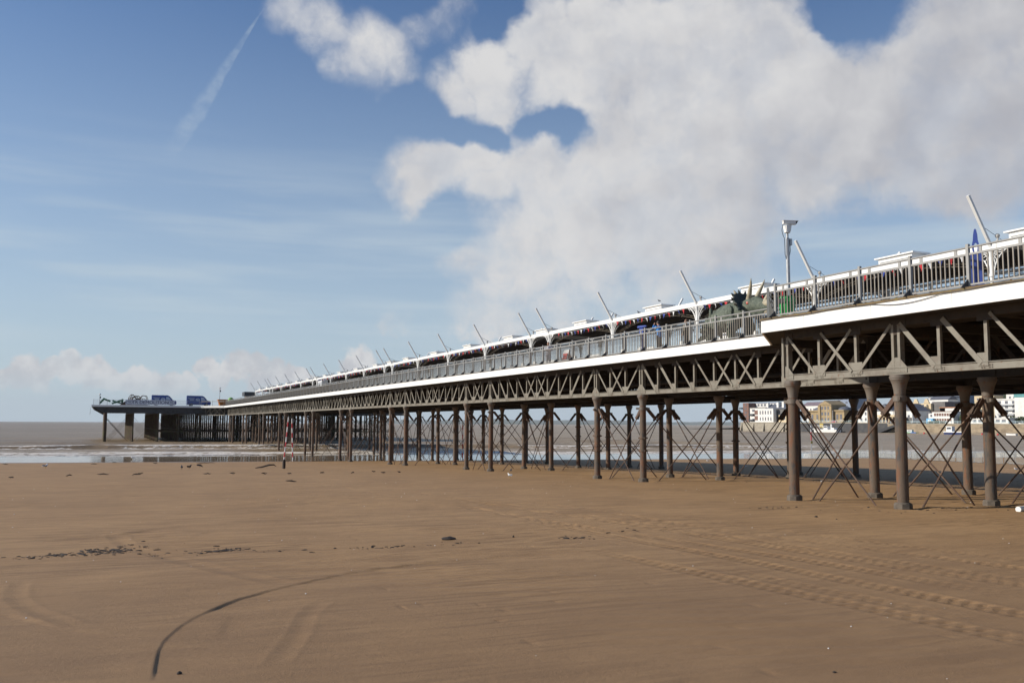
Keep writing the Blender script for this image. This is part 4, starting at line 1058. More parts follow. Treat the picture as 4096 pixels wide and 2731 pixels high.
# banner with lettering
def text_mesh(s, size, depth=.01):
    cu = bpy.data.curves.new('lettering', 'FONT'); cu.body = s; cu.size = size; cu.extrude = depth; cu.align_x = 'CENTER'; cu.align_y = 'CENTER'
    o = bpy.data.objects.new('lettering_tmp', cu); COL.objects.link(o)
    bpy.context.view_layer.update()
    me = bpy.data.meshes.new_from_object(o.evaluated_get(bpy.context.evaluated_depsgraph_get()))
    bpy.data.objects.remove(o); bpy.data.curves.remove(cu)
    return me
def lettering(name, s, size, m, parent, loc, sx=1.0, face='-y', sk=0.0):
    me = text_mesh(s, size); me.name = name; me.materials.clear(); me.materials.append(M[m])
    o = bpy.data.objects.new(name, me); COL.objects.link(o); o.parent = parent; o.location = loc; o.rotation_euler = (pi / 2, 0, 0); o.scale = (sx, 1, 1)
    return o
bn = thing('banner', 'long pale banner with dark lettering fixed along the pier head rail', 'banner', (10.3, 227.95, DECK + .12))
mb = MB(); mb.box(-5.4, 5.4, -.02, .02, 0, 1.16); mb.build('sheet', 'banner', bn, False, (0, 0, 0), True)
lt_ = lettering('lettering', 'TR DEMOLITION', 1.05, 'navy', bn, (.0, -.035, .58), 1.0)
lt_.scale = (7.9 / max(.1, max(v.co.x for v in lt_.data.vertices) - min(v.co.x for v in lt_.data.vertices)), 1, 1)
for x in (-4.6, 4.6):
    mb = MB()
    for rr, w in ((.0, 1), (0, .86)): pass
    n = 28; ring = []
    o_ = [(.72 * cos(2 * pi * i / n), -.028, .58 + .46 * sin(2 * pi * i / n)) for i in range(n)]; i_ = [(.64 * cos(2 * pi * i / n), -.028, .58 + .39 * sin(2 * pi * i / n)) for i in range(n)]
    mb.add(o_ + i_, [(k, (k + 1) % n, n + (k + 1) % n, n + k) for k in range(n)])
    e = mb.build('oval_emblem', 'navy', bn, False, (x, 0, 0), True)
    lettering('emblem_letters', 'TR', .62, 'navy', e, (0, -.035, .58), 1.05)

# vans parked on the head, nose towards +x
def van(label, x, y):
    v = thing('van', label, 'van', (x, y, DECK), 'blue vans parked on the pier head')
    side = [(-2.8, .35), (2.75, .35), (2.85, .9), (2.7, 1.25), (1.85, 1.55), (1.15, 2.42), (.75, 2.6), (-2.75, 2.62), (-2.85, 2.5)]
    b = MB(); n = len(side); w = .98
    for yy, ins in ((-w, 0.0), (w, 0.0)): pass
    vs = [(p, -w + (.10 if z > 2 else 0), z) for p, z in side] + [(p, w - (.10 if z > 2 else 0), z) for p, z in side]
    b.add(vs, [tuple(range(n)), tuple(range(2 * n - 1, n - 1, -1))] + [(i, n + i, n + (i + 1) % n, (i + 1) % n) for i in range(n)])
    bo = b.build('body', 'vanblue', v, False, (0, 0, 0), True)
    bv = bo.modifiers.new('edge', 'BEVEL'); bv.width = .05; bv.segments = 2; bv.limit_method = 'ANGLE'
    for x0 in (-1.75, 1.75):
        for yy in (-.9, .9):
            t = MB(); t.tube((x0, yy - .12, .36), (x0, yy + .12, .36), .36, n=16); wo = t.build('wheel', 'rubber', v, True, (0, 0, 0), True)
            r = MB(); r.tube((x0, yy - .13 * (1 if yy < 0 else -1), .36), (x0, yy, .36), .2, n=12); r.build('rim', 'galv', wo, True, (0, 0, 0), True)
    g = MB(); g.prism([(.45, -.985, 1.5), (1.55, -.985, 1.5), (1.0, -.925, 2.2), (.45, -.925, 2.2)], (0, -.012, 0)); g.build('side_window', 'logo', v, False, (0, 0, 0), True)
    g = MB(); g.add([(1.90, -.85, 1.56), (1.90, .85, 1.56), (1.22, .78, 2.38), (1.22, -.78, 2.38)], [(0, 1, 2, 3)]); g.build('windscreen', 'glass', v, False, (.02, 0, .02), True)
    n = 24; e = MB(); e.prism([(-.25 + .52 * cos(2 * pi * i / n), -.992, 1.62 + .34 * sin(2 * pi * i / n)) for i in range(n)], (0, -.01, 0)); eo = e.build('oval_emblem', 'logo', v, False, (0, 0, 0), True)
    lettering('emblem_letters', 'TR', .42, 'vanblue', eo, (-.25, -1.012, 1.62), 1.1)
    for z, a, c in ((1.95, -2.5, -1.0), (1.70, -2.2, -1.15), (1.48, -2.1, -1.2)):
        s = MB(); s.box(a, c, -1.0, -.986, z - .06, z + .06); s.build('side_lettering', 'logo', v, False, (0, 0, 0), True)
    for yy in (-.7, .7): h = MB(); h.ell((2.80, yy, .95), (.07, .16, .11), 8, 6); h.build('headlight', 'logo', v, True, (0, 0, 0), True)
    return v
van('blue panel van with a pale oval emblem parked behind the banner', 13.6, 234)
van('blue panel van parked between the banner and the orange skip', 21.6, 234)

sc_ = thing('scrap_heap', 'tangled heap of rusty bent beams on the pier head behind the banner', 'scrap heap', (7.8, 235, DECK))
mb = MB(); mb.ell((7.8, 235, DECK), (2.2, 1.6, 1.3), 12, 6); mb.build('rubble', 'rust', sc_, True)
for i in range(22):
    cx_, w, h = 7.8 + RN.uniform(-1.5, 1.5), RN.uniform(.5, 1.6), RN.uniform(1.0, 2.75) * (1 - .0)
    y = 235 + RN.uniform(-1.2, 1.2); mb = MB(); sl_ = RN.uniform(-.6, .6)
    P = [(cx_ - w, y, DECK + .3), (cx_ - w * .8, y, DECK + h * .75), (cx_ - w * .35 + sl_ * .3, y, DECK + h), (cx_ + w * .35 + sl_ * .5, y + .2, DECK + h * .97), (cx_ + w * .85, y + .2, DECK + h * .7), (cx_ + w * 1.1, y + .2, DECK + .2)]
    mb.path(P, .075, 5); mb.build('bent_beam', 'rust', sc_)
def loose(name, label, cat, parts, group=None):
    x = sum(p[3][0] for p in parts) / len(parts); y = sum(p[3][1] for p in parts) / len(parts); z = min(p[3][2] for p in parts)
    rt = thing(name, label, cat, (x, y, z), group)
    for pn, m, f, c in parts: mb = MB(); f(mb); mb.build(pn, m, rt)
    return rt
gm = thing('breaker_arm', 'green demolition machine arms laid on the left end of the pier head', 'machine arm', (1.5, 231, DECK))
for a, b, w, h in (((-.6, 231, 9.0), (.4, 231, 10.2), .4, .45), ((.2, 231, 10.1), (1.7, 231, 9.5), .35, .4), ((2.0, 231, 9.0), (4.4, 231, 9.9), .35, .4), ((2.1, 231.3, 9.7), (4.3, 231.3, 9.0), .3, .35), ((4.2, 231, 9.0), (4.3, 231, 10.1), .4, .4)):
    mb = MB(); mb.beam(a, b, w, h); mb.build('arm', 'machgreen', gm)
mb = MB(); mb.prism([(3.6, 229.5, DECK), (5.6, 229.5, DECK), (5.6, 229.5, 9.95), (5.0, 229.5, 9.7)], (0, 1.6, 0)); o = mb.build('rubble_pile', 'rust'); tag(o, 'brown heap of rubble at the left end of the banner', 'rubble')
def lamp(label, x, y, z, h, m='galv'):
    rt = thing('lamp_post', label, 'lamp post', (x, y, z), 'lamp posts on the pier head')
    mb = MB(); mb.lathe((0, 0, 0), [(.09, 0), (.08, .3), (.05, h)], 8); mb.build('pole', m, rt, True, (0, 0, 0), True)
    mb = MB(); mb.ell((0, 0, h + .16), (.24, .24, .2), 10, 6); mb.build('lamp_head', 'white', rt, True, (0, 0, 0), True)
    mb = MB(); mb.box(-.05, .25, -.12, .12, h - .75, h - .35); mb.build('floodlight', 'black', rt, False, (0, 0, 0), True)
lamp('tall slim lamp post between the second van and the orange skip', 26.0, 229, DECK, 4.3)
lamp('short lamp post at the far left end of the pier head', -.6, 229.5, DECK, 2.3)
sk_ = thing('skip', 'orange skip standing where the pier meets its head', 'skip', (26.6, 226.6, DECK))
mb = MB(); mb.hexa([(25.8, 226, DECK + .1), (27.5, 226, DECK + .1), (27.5, 227.6, DECK + .1), (25.8, 227.6, DECK + .1), (25.3, 225.8, DECK + 1.6), (28, 225.8, DECK + 1.6), (28, 227.8, DECK + 1.6), (25.3, 227.8, DECK + 1.6)]); mb.build('body', 'orange', sk_)
mb = MB(); mb.box(25.25, 28.05, 225.75, 225.8, DECK + 1.52, DECK + 1.62); mb.box(25.25, 28.05, 227.8, 227.85, DECK + 1.52, DECK + 1.62); mb.build('rim', 'orange', sk_)
mb = MB(); mb.ell((28.2, 225.5, DECK + 1.25), (.75, .75, .9), 12, 8); mb.box(27.7, 28.7, 225, 226, DECK, DECK + .9); o = mb.build('covered_load', 'lime', None, True); tag(o, 'lime green covered load beside the orange skip', 'load')
kb = thing('kiosk', 'small white kiosk with a dark fascia at the sea end of the canopy', 'kiosk', (28.7, 198, DECK))
mb = MB(); mb.box(27.7, 29.3, 197, 199.4, DECK, DECK + 1.75); mb.build('wall', 'white', kb)
mb = MB(); mb.box(27.3, 29.5, 196.4, 199.9, DECK + 1.75, DECK + 2.6); mb.build('fascia', 'gusset', kb)
mb = MB(); mb.box(27.68, 27.70, 197.4, 198.2, DECK, DECK + 1.6); mb.build('door', 'brick', kb)
ib = thing('notice_board', 'white and dark notice boards under the canopy halfway along the pier', 'notice board', (28.5, 126.5, DECK))
for i, (m, y0, y1) in enumerate((('white', 128.0, 130.6), ('gusset', 124.2, 127.6))):
    mb = MB(); mb.box(28.46, 28.54, y0, y1, DECK + 1.15, DECK + 2.15); o = mb.build('board', m, ib)
    if i == 0:
        for k in range(3): mb = MB(); mb.box(28.45, 28.455, y0 + .1 + k * .85, y0 + .75 + k * .85, DECK + 1.3, DECK + 2.0); mb.build('poster', 'gullg', o)
    for yy in (y0 + .1, y1 - .1): mb = MB(); mb.box(28.55, 28.62, yy - .04, yy + .04, DECK, DECK + 1.3); mb.build('leg', 'galv', ib)

# ------------------------------------------------------------------ furniture on the deck
wb = thing('glass_windbreak', 'long glazed windbreak with white piers under the middle of the canopies', 'windbreak', (31.6, 20, DECK))
pm = MB(); pm.box(-.09, .09, -.16, .16, 0, 1.12)
fm_ = MB(); fm_.box(-.035, .035, -.04, .04, 1.12, 2.02)
gm_ = M.setdefault('clearglass', mat('tinted_glass', (.62, .74, .82), .05))
gm_.node_tree.nodes['Principled BSDF'].inputs['Transmission Weight'].default_value = .0
gm_.node_tree.nodes['Principled BSDF'].inputs['Alpha'].default_value = .16
p0 = None; ny = 0
for i in range(80):
    y = 15.5 + i * 2.24
    if p0 is None: p0 = pm.build('pier_panel', 'white', wb, False, (0, y - 20, 0), True); f0 = fm_.build('mullion', 'galv', wb, False, (0, y - 20, 0), True)
    else: inst(p0, wb, (0, y - 20, 0)); inst(f0, wb, (0, y - 20, 0))
mb = MB(); mb.box(31.55, 31.65, 12, 196, DECK + 2.02, DECK + 2.12); mb.build('top_rail', 'galv', wb)
mb = MB(); mb.box(31.55, 31.65, 12, 196, DECK + 1.84, DECK + 1.88); mb.build('top_rail', 'galv', wb)
mb = MB(); mb.box(31.592, 31.606, 12, 196, DECK + .1, DECK + 1.84); mb.build('glazing', 'clearglass', wb)
mb = MB()
for i in range(300): y = 13 + i * .1 * 1.2; mb.tube((31.6, y, DECK + 2.12), (31.6 + RN.uniform(-.02, .02), y + RN.uniform(-.03, .03), DECK + 2.34), .004, n=3, caps=False)
struct(mb.build('bird_spikes', 'galv', wb), 'stuff')
def bench(label, y):
    b = thing('bench', label, 'bench', (30.9, y, DECK), 'white benches along the windbreak')
    for k in range(3): mb = MB(); mb.box(30.62 + k * .15, 30.74 + k * .15, y - .95, y + .95, DECK + .42, DECK + .45); mb.build('seat_slat', 'white', b)
    for k in range(3): mb = MB(); mb.box(31.12 + k * .02, 31.15 + k * .02, y - .95, y + .95, DECK + .55 + k * .16, DECK + .66 + k * .16); mb.build('back_slat', 'white', b)
    for yy in (-.8, .8): mb = MB(); mb.box(30.64, 31.14, y + yy - .04, y + yy + .04, DECK, DECK + .42); mb.build('leg', 'galv', b)
for i, lab in enumerate(('white bench behind the triceratops statue', 'white bench behind the man in the blue jacket', 'white bench between the blue jacketed man and the red and white board', 'white bench behind the woman in the pale top', 'white bench seaward of the woman in the pale top')):
    bench(lab, (34.5, 41.2, 47.9, 54.7, 61.4)[i])

def cctv():
    rt = thing('camera_pole', 'tall grey pole with a white surveillance camera beside the green bin', 'camera pole', (23.5, 26.25, DECK))
    mb = MB(); mb.lathe((0, 0, 0), [(.13, 0), (.13, .05), (.072, .06), (.072, 3.22), (.045, 3.24), (.045, 3.45)], 14); mb.build('pole', 'galv', rt, True, (0, 0, 0), True)
    mb = MB(); mb.tube((0, 0, 3.43), (0, 0, 3.46), .11, n=14); mb.hexa([(-.08, -.08, 3.47), (.10, -.08, 3.47), (.10, .08, 3.47), (-.08, .08, 3.47), (-.12, -.10, 3.70), (.14, -.10, 3.74), (.14, .10, 3.74), (-.12, .10, 3.70)]); mb.build('pan_head', 'white', rt, False, (0, 0, 0), True)
    mb = MB(); mb.box(-.27, .20, -.08, .08, 3.76, 3.88); mb.box(-.29, .30, -.09, .09, 3.882, 3.90); h = mb.build('housing', 'white', rt, False, (0, 0, 0), True)
    mb = MB(); mb.hexa([(.201, -.075, 3.762), (.22, -.075, 3.762), (.22, .075, 3.762), (.201, .075, 3.762), (.201, -.075, 3.878), (.29, -.075, 3.88), (.29, .075, 3.88), (.201, .075, 3.878)]); mb.build('lens_hood', 'black', h, False, (0, 0, 0), True)
    h.rotation_euler = (0, .03, -.40)
    mb = MB(); mb.box(.07, .17, -.07, .07, 2.95, 3.2); mb.build('junction_box', 'galv', rt, False, (0, 0, 0), True)
    mb = MB(); mb.path([(-.2, 0, 3.75), (-.26, 0, 3.5), (-.2, 0, 3.3), (-.14, 0, 3.2), (-.13, 0, 2.6), (-.07, 0, 2.4)], .012, 5); mb.path([(.12, 0, 2.96), (.13, 0, 2.75), (.07, 0, 2.5)], .014, 5); mb.build('cable', 'gusset', rt, True, (0, 0, 0), True)
cctv()
bn_ = thing('litter_bin', 'bright green plastic litter bin behind the wide deck railing', 'bin', (23.2, 26.0, DECK))
mb = MB(); mb.lathe((0, 0, 0), [(.23, 0), (.25, .04), (.285, .62), (.27, .63), (.27, .68), (.30, .70), (.30, .82), (.25, .93), (.05, .95)], 18); mb.build('body', 'green', bn_, True, (0, 0, 0), True)
mb = MB(); mb.prism([(-.302, -.14, .66), (-.302, .14, .66), (-.302, .14, .84), (-.302, -.14, .84)], (.01, 0, 0)); mb.build('mouth', 'black', bn_, False, (0, 0, 0), True)
mb = MB(); mb.ell((22.95, 25.55, DECK + .12), (.18, .16, .13), 10, 6); o = mb.build('litter_bag', 'gullw', None, True); tag(o, 'small white litter bag on the deck beside the green bin', 'bag')
# tall blue cut-out board
mb = MB()
out = [(-.32, 0), (.32, 0), (.34, .5), (.34, 1.15), (.26, 1.25), (.2, 1.28), (.13, 1.22), (.10, 1.25), (.15, 1.42), (.14, 1.56), (.10, 1.63), (.09, 1.78), (.05, 1.92), (0, 1.96), (-.05, 1.92), (-.09, 1.78), (-.10, 1.63), (-.15, 1.52), (-.15, 1.36), (-.10, 1.24), (-.08, 1.22), (-.03, 1.24), (-.08, 1.36), (-.07, 1.48), (-.03, 1.53), (.03, 1.53), (.07, 1.47), (.08, 1.36), (.02, 1.22), (-.12, 1.18), (-.22, 1.12), (-.32, .8), (-.34, .45)]
me_c = bpy.data.curves.new('cutout', 'CURVE'); me_c.dimensions = '2D'; me_c.fill_mode = 'BOTH'; me_c.extrude = .03
for P in ([(-.30, 0), (.30, 0), (.31, .5), (.31, 1.08), (.22, 1.22), (.16, 1.25), (.12, 1.20), (.13, 1.36), (.15, 1.48), (.10, 1.62), (.09, 1.78), (.05, 1.92), (0, 1.96), (-.05, 1.92), (-.09, 1.78), (-.11, 1.62), (-.16, 1.48), (-.15, 1.32), (-.11, 1.20), (-.24, 1.12), (-.34, .82), (-.35, .6), (-.30, .45)],
          [(-.05, 1.24), (-.08, 1.38), (-.06, 1.50), (0, 1.54), (.06, 1.50), (.075, 1.38), (.05, 1.24)]):
    s = me_c.splines.new('POLY'); s.points.add(len(P) - 1); s.use_cyclic_u = True
    for p, q in zip(s.points, P): p.co = (q[0], q[1], 0, 1)
o = bpy.data.objects.new('tmp_cut', me_c); COL.objects.link(o); bpy.context.view_layer.update()
me = bpy.data.meshes.new_from_object(o.evaluated_get(bpy.context.evaluated_depsgraph_get())); bpy.data.objects.remove(o); bpy.data.curves.remove(me_c)
me.name = 'cutout_board'; me.materials.clear(); me.materials.append(M['royal'])
o = bpy.data.objects.new('cutout_board', me); COL.objects.link(o); o.location = (23.35, 18.1, DECK); o.rotation_euler = (pi / 2, 0, -.95); o.scale = (.62, 1, 1)
tag(o, 'tall blue cut out board with a looped top behind the near railing', 'cut-out board')
mb = MB(); mb.box(27.6, 28.2, 52.6, 52.66, DECK, DECK + 1.0); ab = thing('sandwich_board', 'red and white sandwich board behind the main railing', 'sandwich board', (27.9, 52.6, DECK))
mb.v = []; mb.f = []; mb.m = []
mb.prism([(27.8, 52.25, DECK), (27.8, 52.95, DECK), (28.0, 52.95, DECK + 1.05), (28.0, 52.25, DECK + 1.05)], (.03, 0, 0)); o = mb.build('front_panel', 'white', ab)
mb = MB(); mb.prism([(28.23, 52.25, DECK), (28.23, 52.95, DECK), (28.04, 52.95, DECK + 1.05), (28.04, 52.25, DECK + 1.05)], (.03, 0, 0)); mb.build('back_panel', 'redpaint', ab)
mb = MB(); mb.prism([(27.84, 52.32, DECK + .35), (27.84, 52.88, DECK + .35), (27.93, 52.88, DECK + .8), (27.93, 52.32, DECK + .8)], (-.02, 0, 0)); mb.build('poster', 'redpaint', o)
# coin telescope
tl = thing('telescope', 'blue coin operated telescope used by the man in the blue jacket', 'telescope', (27.1, 41.9, DECK))
mb = MB(); mb.lathe((27.1, 41.9, DECK), [(.28, 0), (.28, .06), (.12, .12), (.09, .3), (.09, 1.05), (.13, 1.1)], 14); mb.build('pedestal', 'royal', tl, True)
mb = MB(); mb.box(26.97, 27.23, 41.72, 42.08, DECK + 1.10, DECK + 1.42); mb.build('coin_box', 'royal', tl)
mb = MB(); mb.path([(27.08, 41.52, DECK + 1.52), (27.07, 41.68, DECK + 1.52), (27.06, 42.3, DECK + 1.52)], [.035, .06, .085], 14); mb.build('barrel', 'royal', tl, True)

# ------------------------------------------------------------------ sculpted figures
def remesh(o, vox, smooth=2):
    r = o.modifiers.new('skin', 'REMESH'); r.mode = 'VOXEL'; r.voxel_size = vox; r.use_smooth_shade = True
    s = o.modifiers.new('soften', 'SMOOTH'); s.factor = .5; s.iterations = smooth
    return o
M['dino'] = mat('mottled_dinosaur_skin', (.085, .105, .078), .75, (.15, .17, .125), 5, .4, .7, .9, 22, col3=(.05, .06, .05), scale3=14, lo3=.5, hi3=.66)
M['horn'] = mat('horn_bone', (.40, .35, .245), .55, (.28, .24, .16), 6, .4, .7, .3, 20)
M['frill'] = mat('shaded_frill', (.03, .045, .042), .8, (.055, .06, .05), 7, .4, .7, .7, 20)  # unlit front of the frill, its shade painted into the colour
M['eye'] = mat('orange_eye', (.75, .10, .035), .15, (.55, .05, .02), 30)
def dinosaur():
    S_ = lambda u: 36.85 - (u - 590) * .0045
    rt = thing('dinosaur_statue', 'grey green triceratops statue with pale horns behind the railing', 'statue', (28, 35, DECK))
    def P(u, z, x=28.0): return (x, S_(u), DECK + z)
    b = MB()
    def loft(prof, x=28.0):
        o = len(b.v); n = 16
        for u, z, hh, hw in prof:
            for j in range(n): a = 2 * pi * j / n; b.v.append((x + hw * cos(a), S_(u), DECK + z + hh * sin(a)))
        for i in range(len(prof) - 1):
            for j in range(n): k = (j + 1) % n; b.f.append((o + i * n + j, o + i * n + k, o + (i + 1) * n + k, o + (i + 1) * n + j)); b.m.append(0)
        b.f.append(tuple(range(o + n - 1, o - 1, -1))); b.m.append(0); e = o + (len(prof) - 1) * n; b.f.append(tuple(range(e, e + n))); b.m.append(0)
    loft([(300, .42, .05, .05), (420, .62, .16, .15), (520, .88, .32, .3), (610, 1.1, .52, .48), (720, 1.24, .64, .62), (850, 1.36, .71, .68), (980, 1.44, .69, .64), (1080, 1.52, .58, .52), (1160, 1.62, .46, .40), (1240, 1.78, .42, .38), (1330, 1.82, .40, .34), (1420, 1.74, .34, .26), (1500, 1.66, .27, .19), (1550, 1.62, .18, .12)])
    b.ell(P(1300, 1.43), (.22, .55, .2), 12, 8); b.ell(P(1420, 1.40), (.15, .35, .11), 10, 6)   # lower jaw
    for sx in (-1, 1):
        x = 28 + sx * .45
        b.path([P(680, 1.05, x), P(640, .75, x + sx * .06), P(690, .42, x + sx * .04), P(660, .12, x), P(665, .0, x)], [.42, .36, .22, .19, .23], 12)
        b.path([P(1050, 1.15, x - sx * .03), P(1090, .8, x + sx * .1), P(1050, .45, x + sx * .06), P(1070, .12, x), P(1075, 0, x)], [.34, .27, .19, .16, .20], 12)
        b.ell(P(1285, 1.95, 28 + sx * .27), (.13, .26, .16), 10, 7)     # brow
        for k in range(4): b.ell(P(1095 - 25 + k * 20, .06, x + sx * .02), (.06, .08, .07), 6, 4)
    for i in range(26):   # folds of skin
        u = RN.uniform(620, 1100); sx = RN.choice((-1, 1)); z = RN.uniform(.9, 1.7)
        b.ell(P(u, z, 28 - .55), (.10, .10, RN.uniform(.15, .3)), 6, 5)
    remesh(b.build('body', 'dino', rt), .035, 3)
    h = MB()
    def fr(a, r, off=0.0):   # point on the frill: a round the fan, r outwards
        c = Vector(P(1185, 1.86)); up = Vector((0, .62, .78)); rt_ = Vector((1, 0, 0))
        return c + rt_ * (r * .80 * cos(a)) + up * (r * .92 * sin(a)) + Vector((0, off + .22 * (1 - r) - .10 * r * r * abs(cos(a)), 0))
    nr, na = 5, 21; A0, A1 = -.55, pi + .55
    for off in (-.04, .05):
        o = len(h.v)
        for i in range(nr):
            for j in range(na):
                a = A0 + (A1 - A0) * j / (na - 1); r = .12 + .80 * i / (nr - 1); r *= 1 + (.035 * cos(j * pi) if i == nr - 1 else 0); h.v.append(tuple(fr(a, r, off + .03 * cos(a * 9) * (i / nr))))
        for i in range(nr - 1):
            for j in range(na - 1):
                q = (o + i * na + j, o + i * na + j + 1, o + (i + 1) * na + j + 1, o + (i + 1) * na + j); h.f.append(q if off > 0 else q[::-1]); h.m.append(0)
    e0 = (nr - 1) * na; n1 = nr * na
    for j in range(na - 1): h.f.append((e0 + j, e0 + j + 1, n1 + e0 + j + 1, n1 + e0 + j)); h.m.append(0)
    fo = h.build('frill', 'frill', rt, True)
    for j in range(11):
        a = A0 + .15 + (A1 - A0 - .3) * j / 10; p = fr(a, .90); q = fr(a, 1.17); mb = MB(); mb.path([p, p.lerp(q, .5), q], [.075, .055, .008], 8); mb.build('frill_spike', 'frill' if j % 3 else 'horn', fo, True)
    for sx in (-1, 1):
        mb = MB(); x = 28 + sx * .22; mb.path([P(1275, 2.08, x), P(1310, 2.42, x + sx * .05), P(1345, 2.72, x + sx * .12), P(1370, 3.02, x + sx * .19)], [.135, .10, .065, .012], 12); mb.build('horn', 'horn', rt, True)
        mb = MB(); mb.ell(P(1290, 1.90, 28 + sx * .355), (.05, .085, .075), 12, 8); eo = mb.build('eye', 'eye', rt, True)
        mb = MB(); mb.ell(P(1296, 1.905, 28 + sx * .40), (.012, .028, .028), 10, 6); mb.build('pupil', 'whitecloth', eo, True)
    mb = MB(); mb.path([P(1475, 1.85), P(1505, 2.08), P(1545, 2.36)], [.14, .09, .01], 12); mb.build('horn', 'horn', rt, True)
    mb = MB(); mb.path([P(1440, 1.74), P(1500, 1.78), P(1560, 1.74), P(1595, 1.62), P(1600, 1.48), P(1590, 1.40)], [.17, .2, .185, .15, .09, .02], 12); mb.build('beak', 'horn', rt, True)
    mb = MB(); mb.path([P(1430, 1.40), P(1500, 1.40), P(1545, 1.43)], [.09, .085, .03], 10); mb.build('lower_beak', 'horn', rt, True)
    mb = MB(); mb.box(27.6, 28.4, S_(930) - .25, S_(930) + .25, DECK + .002, DECK + .62); mb.build('support_block', 'white', rt)
dinosaur()

def person(label, loc, rz, top, legs, hair, arms, h=1.72, lean=0.0, group=None):
    """standing figure facing +y before rotation; arms = ((elbow, wrist) left, (elbow, wrist) right)"""
    rt = thing('person', label, 'person', loc, group, rz); k = h / 1.72
    V3 = lambda x, y, z: Vector((x * k, y * k + lean * z, z * k))
    hip, chest, neck, headc = V3(0, 0, .92), V3(0, 0, 1.30), V3(0, .01, 1.46), V3(0, .03, 1.60)
    b = MB()
    b.path([hip, V3(0, -.01, 1.10), chest, V3(0, 0, 1.41), neck, V3(0, .02, 1.53)], [.14, .125, .145, .10, .055, .055], 12)
    b.ell(headc, (.076 * k, .092 * k, .115 * k), 14, 10); b.ell(headc + Vector((0, .092, -.01)), (.014, .022, .022), 6, 5)
    for s in (-1, 1): b.ell(headc + Vector((s * .078, 0, -.005)), (.012, .022, .03), 6, 5)
    for s in (-1, 1):
        b.path([V3(s * .09, 0, .92), V3(s * .10, .01, .50), V3(s * .10, -.02, .09)], [.095, .065, .045], 10); b.ell(V3(s * .10, .05, .04), (.045, .12, .04), 8, 5)
        el, wr = arms[0 if s < 0 else 1]; sh = V3(s * .185, 0, 1.39); el = V3(*el); wr = V3(*wr)
        b.path([V3(s * .06, 0, 1.38), sh, el, wr], [.07, .055, .042, .028], 9)
        d = (wr - el).normalized(); c = wr + d * .05; b.ell(c, (.035, .035, .045), 8, 6)
        sd = d.cross(Vector((0, 0, 1))); sd = sd.normalized() if sd.length > .1 else Vector((1, 0, 0)); nn = sd.cross(d)
        for f in range(4): p = c + d * .035 + sd * (f - 1.5) * .02; L_ = (.06, .072, .068, .05)[f]; b.path([p, p + d * L_ * .6, p + d * L_ + nn * -.02], [.011, .010, .008], 6)
        b.path([c + sd * .03, c + sd * .055 + d * .03], [.012, .009], 6)
    remesh(b.build('body', 'skin', rt, False, (0, 0, 0), True), .012, 1)
    j = MB(); j.path([V3(0, 0, .84), V3(0, -.01, 1.05), V3(0, 0, 1.28), V3(0, 0, 1.42), V3(0, .0, 1.455)], [.175, .155, .17, .125, .075], 14)
    for s in (-1, 1):
        el, wr = arms[0 if s < 0 else 1]; j.path([V3(s * .08, 0, 1.37), V3(s * .185, 0, 1.39), V3(*el), V3(*el).lerp(V3(*wr), .92)], [.09, .078, .062, .046], 10)
    remesh(j.build('top', top, rt, False, (0, 0, 0), True), .016, 1)
    t = MB(); t.path([V3(-.04, 0, .95), V3(.04, 0, .95)], [.14, .14], 12)
    for s in (-1, 1): t.path([V3(s * .075, 0, .95), V3(s * .095, .01, .50), V3(s * .10, -.02, .10)], [.12, .085, .07], 11)
    remesh(t.build('trousers', legs, rt, False, (0, 0, 0), True), .018, 1)
    q = MB(); q.ell(headc + Vector((0, -.015, .03)), (.088 * k, .098 * k, .105 * k), 14, 9)
    hb = q.build('hair', hair, rt, True, (0, 0, 0), True)
    return rt
person('man in a bright blue jacket looking through the blue telescope', (27.55, 40.95, DECK), .15, 'jacket', 'darkcloth', 'hairdark', (((-.27, .18, 1.28), (-.12, .22, 1.52)), ((.26, .12, 1.12), (.16, .38, 1.16))), 1.78, .05)
person('person in a pale top and brown waistcoat walking away under the canopy', (28.15, 39.3, DECK), .3, 'olive', 'darkcloth', 'hairbrown', (((-.24, -.04, 1.12), (-.24, .10, .90)), ((.24, .02, 1.12), (.24, .16, .92))), 1.72)
person('woman in a pale checked top standing at the main railing', (27.4, 54.1, DECK), 2.6, 'palecloth', 'denim', 'hairbrown', (((-.25, .06, 1.14), (-.14, .28, 1.12)), ((.25, .06, 1.14), (.14, .28, 1.14))), 1.66)

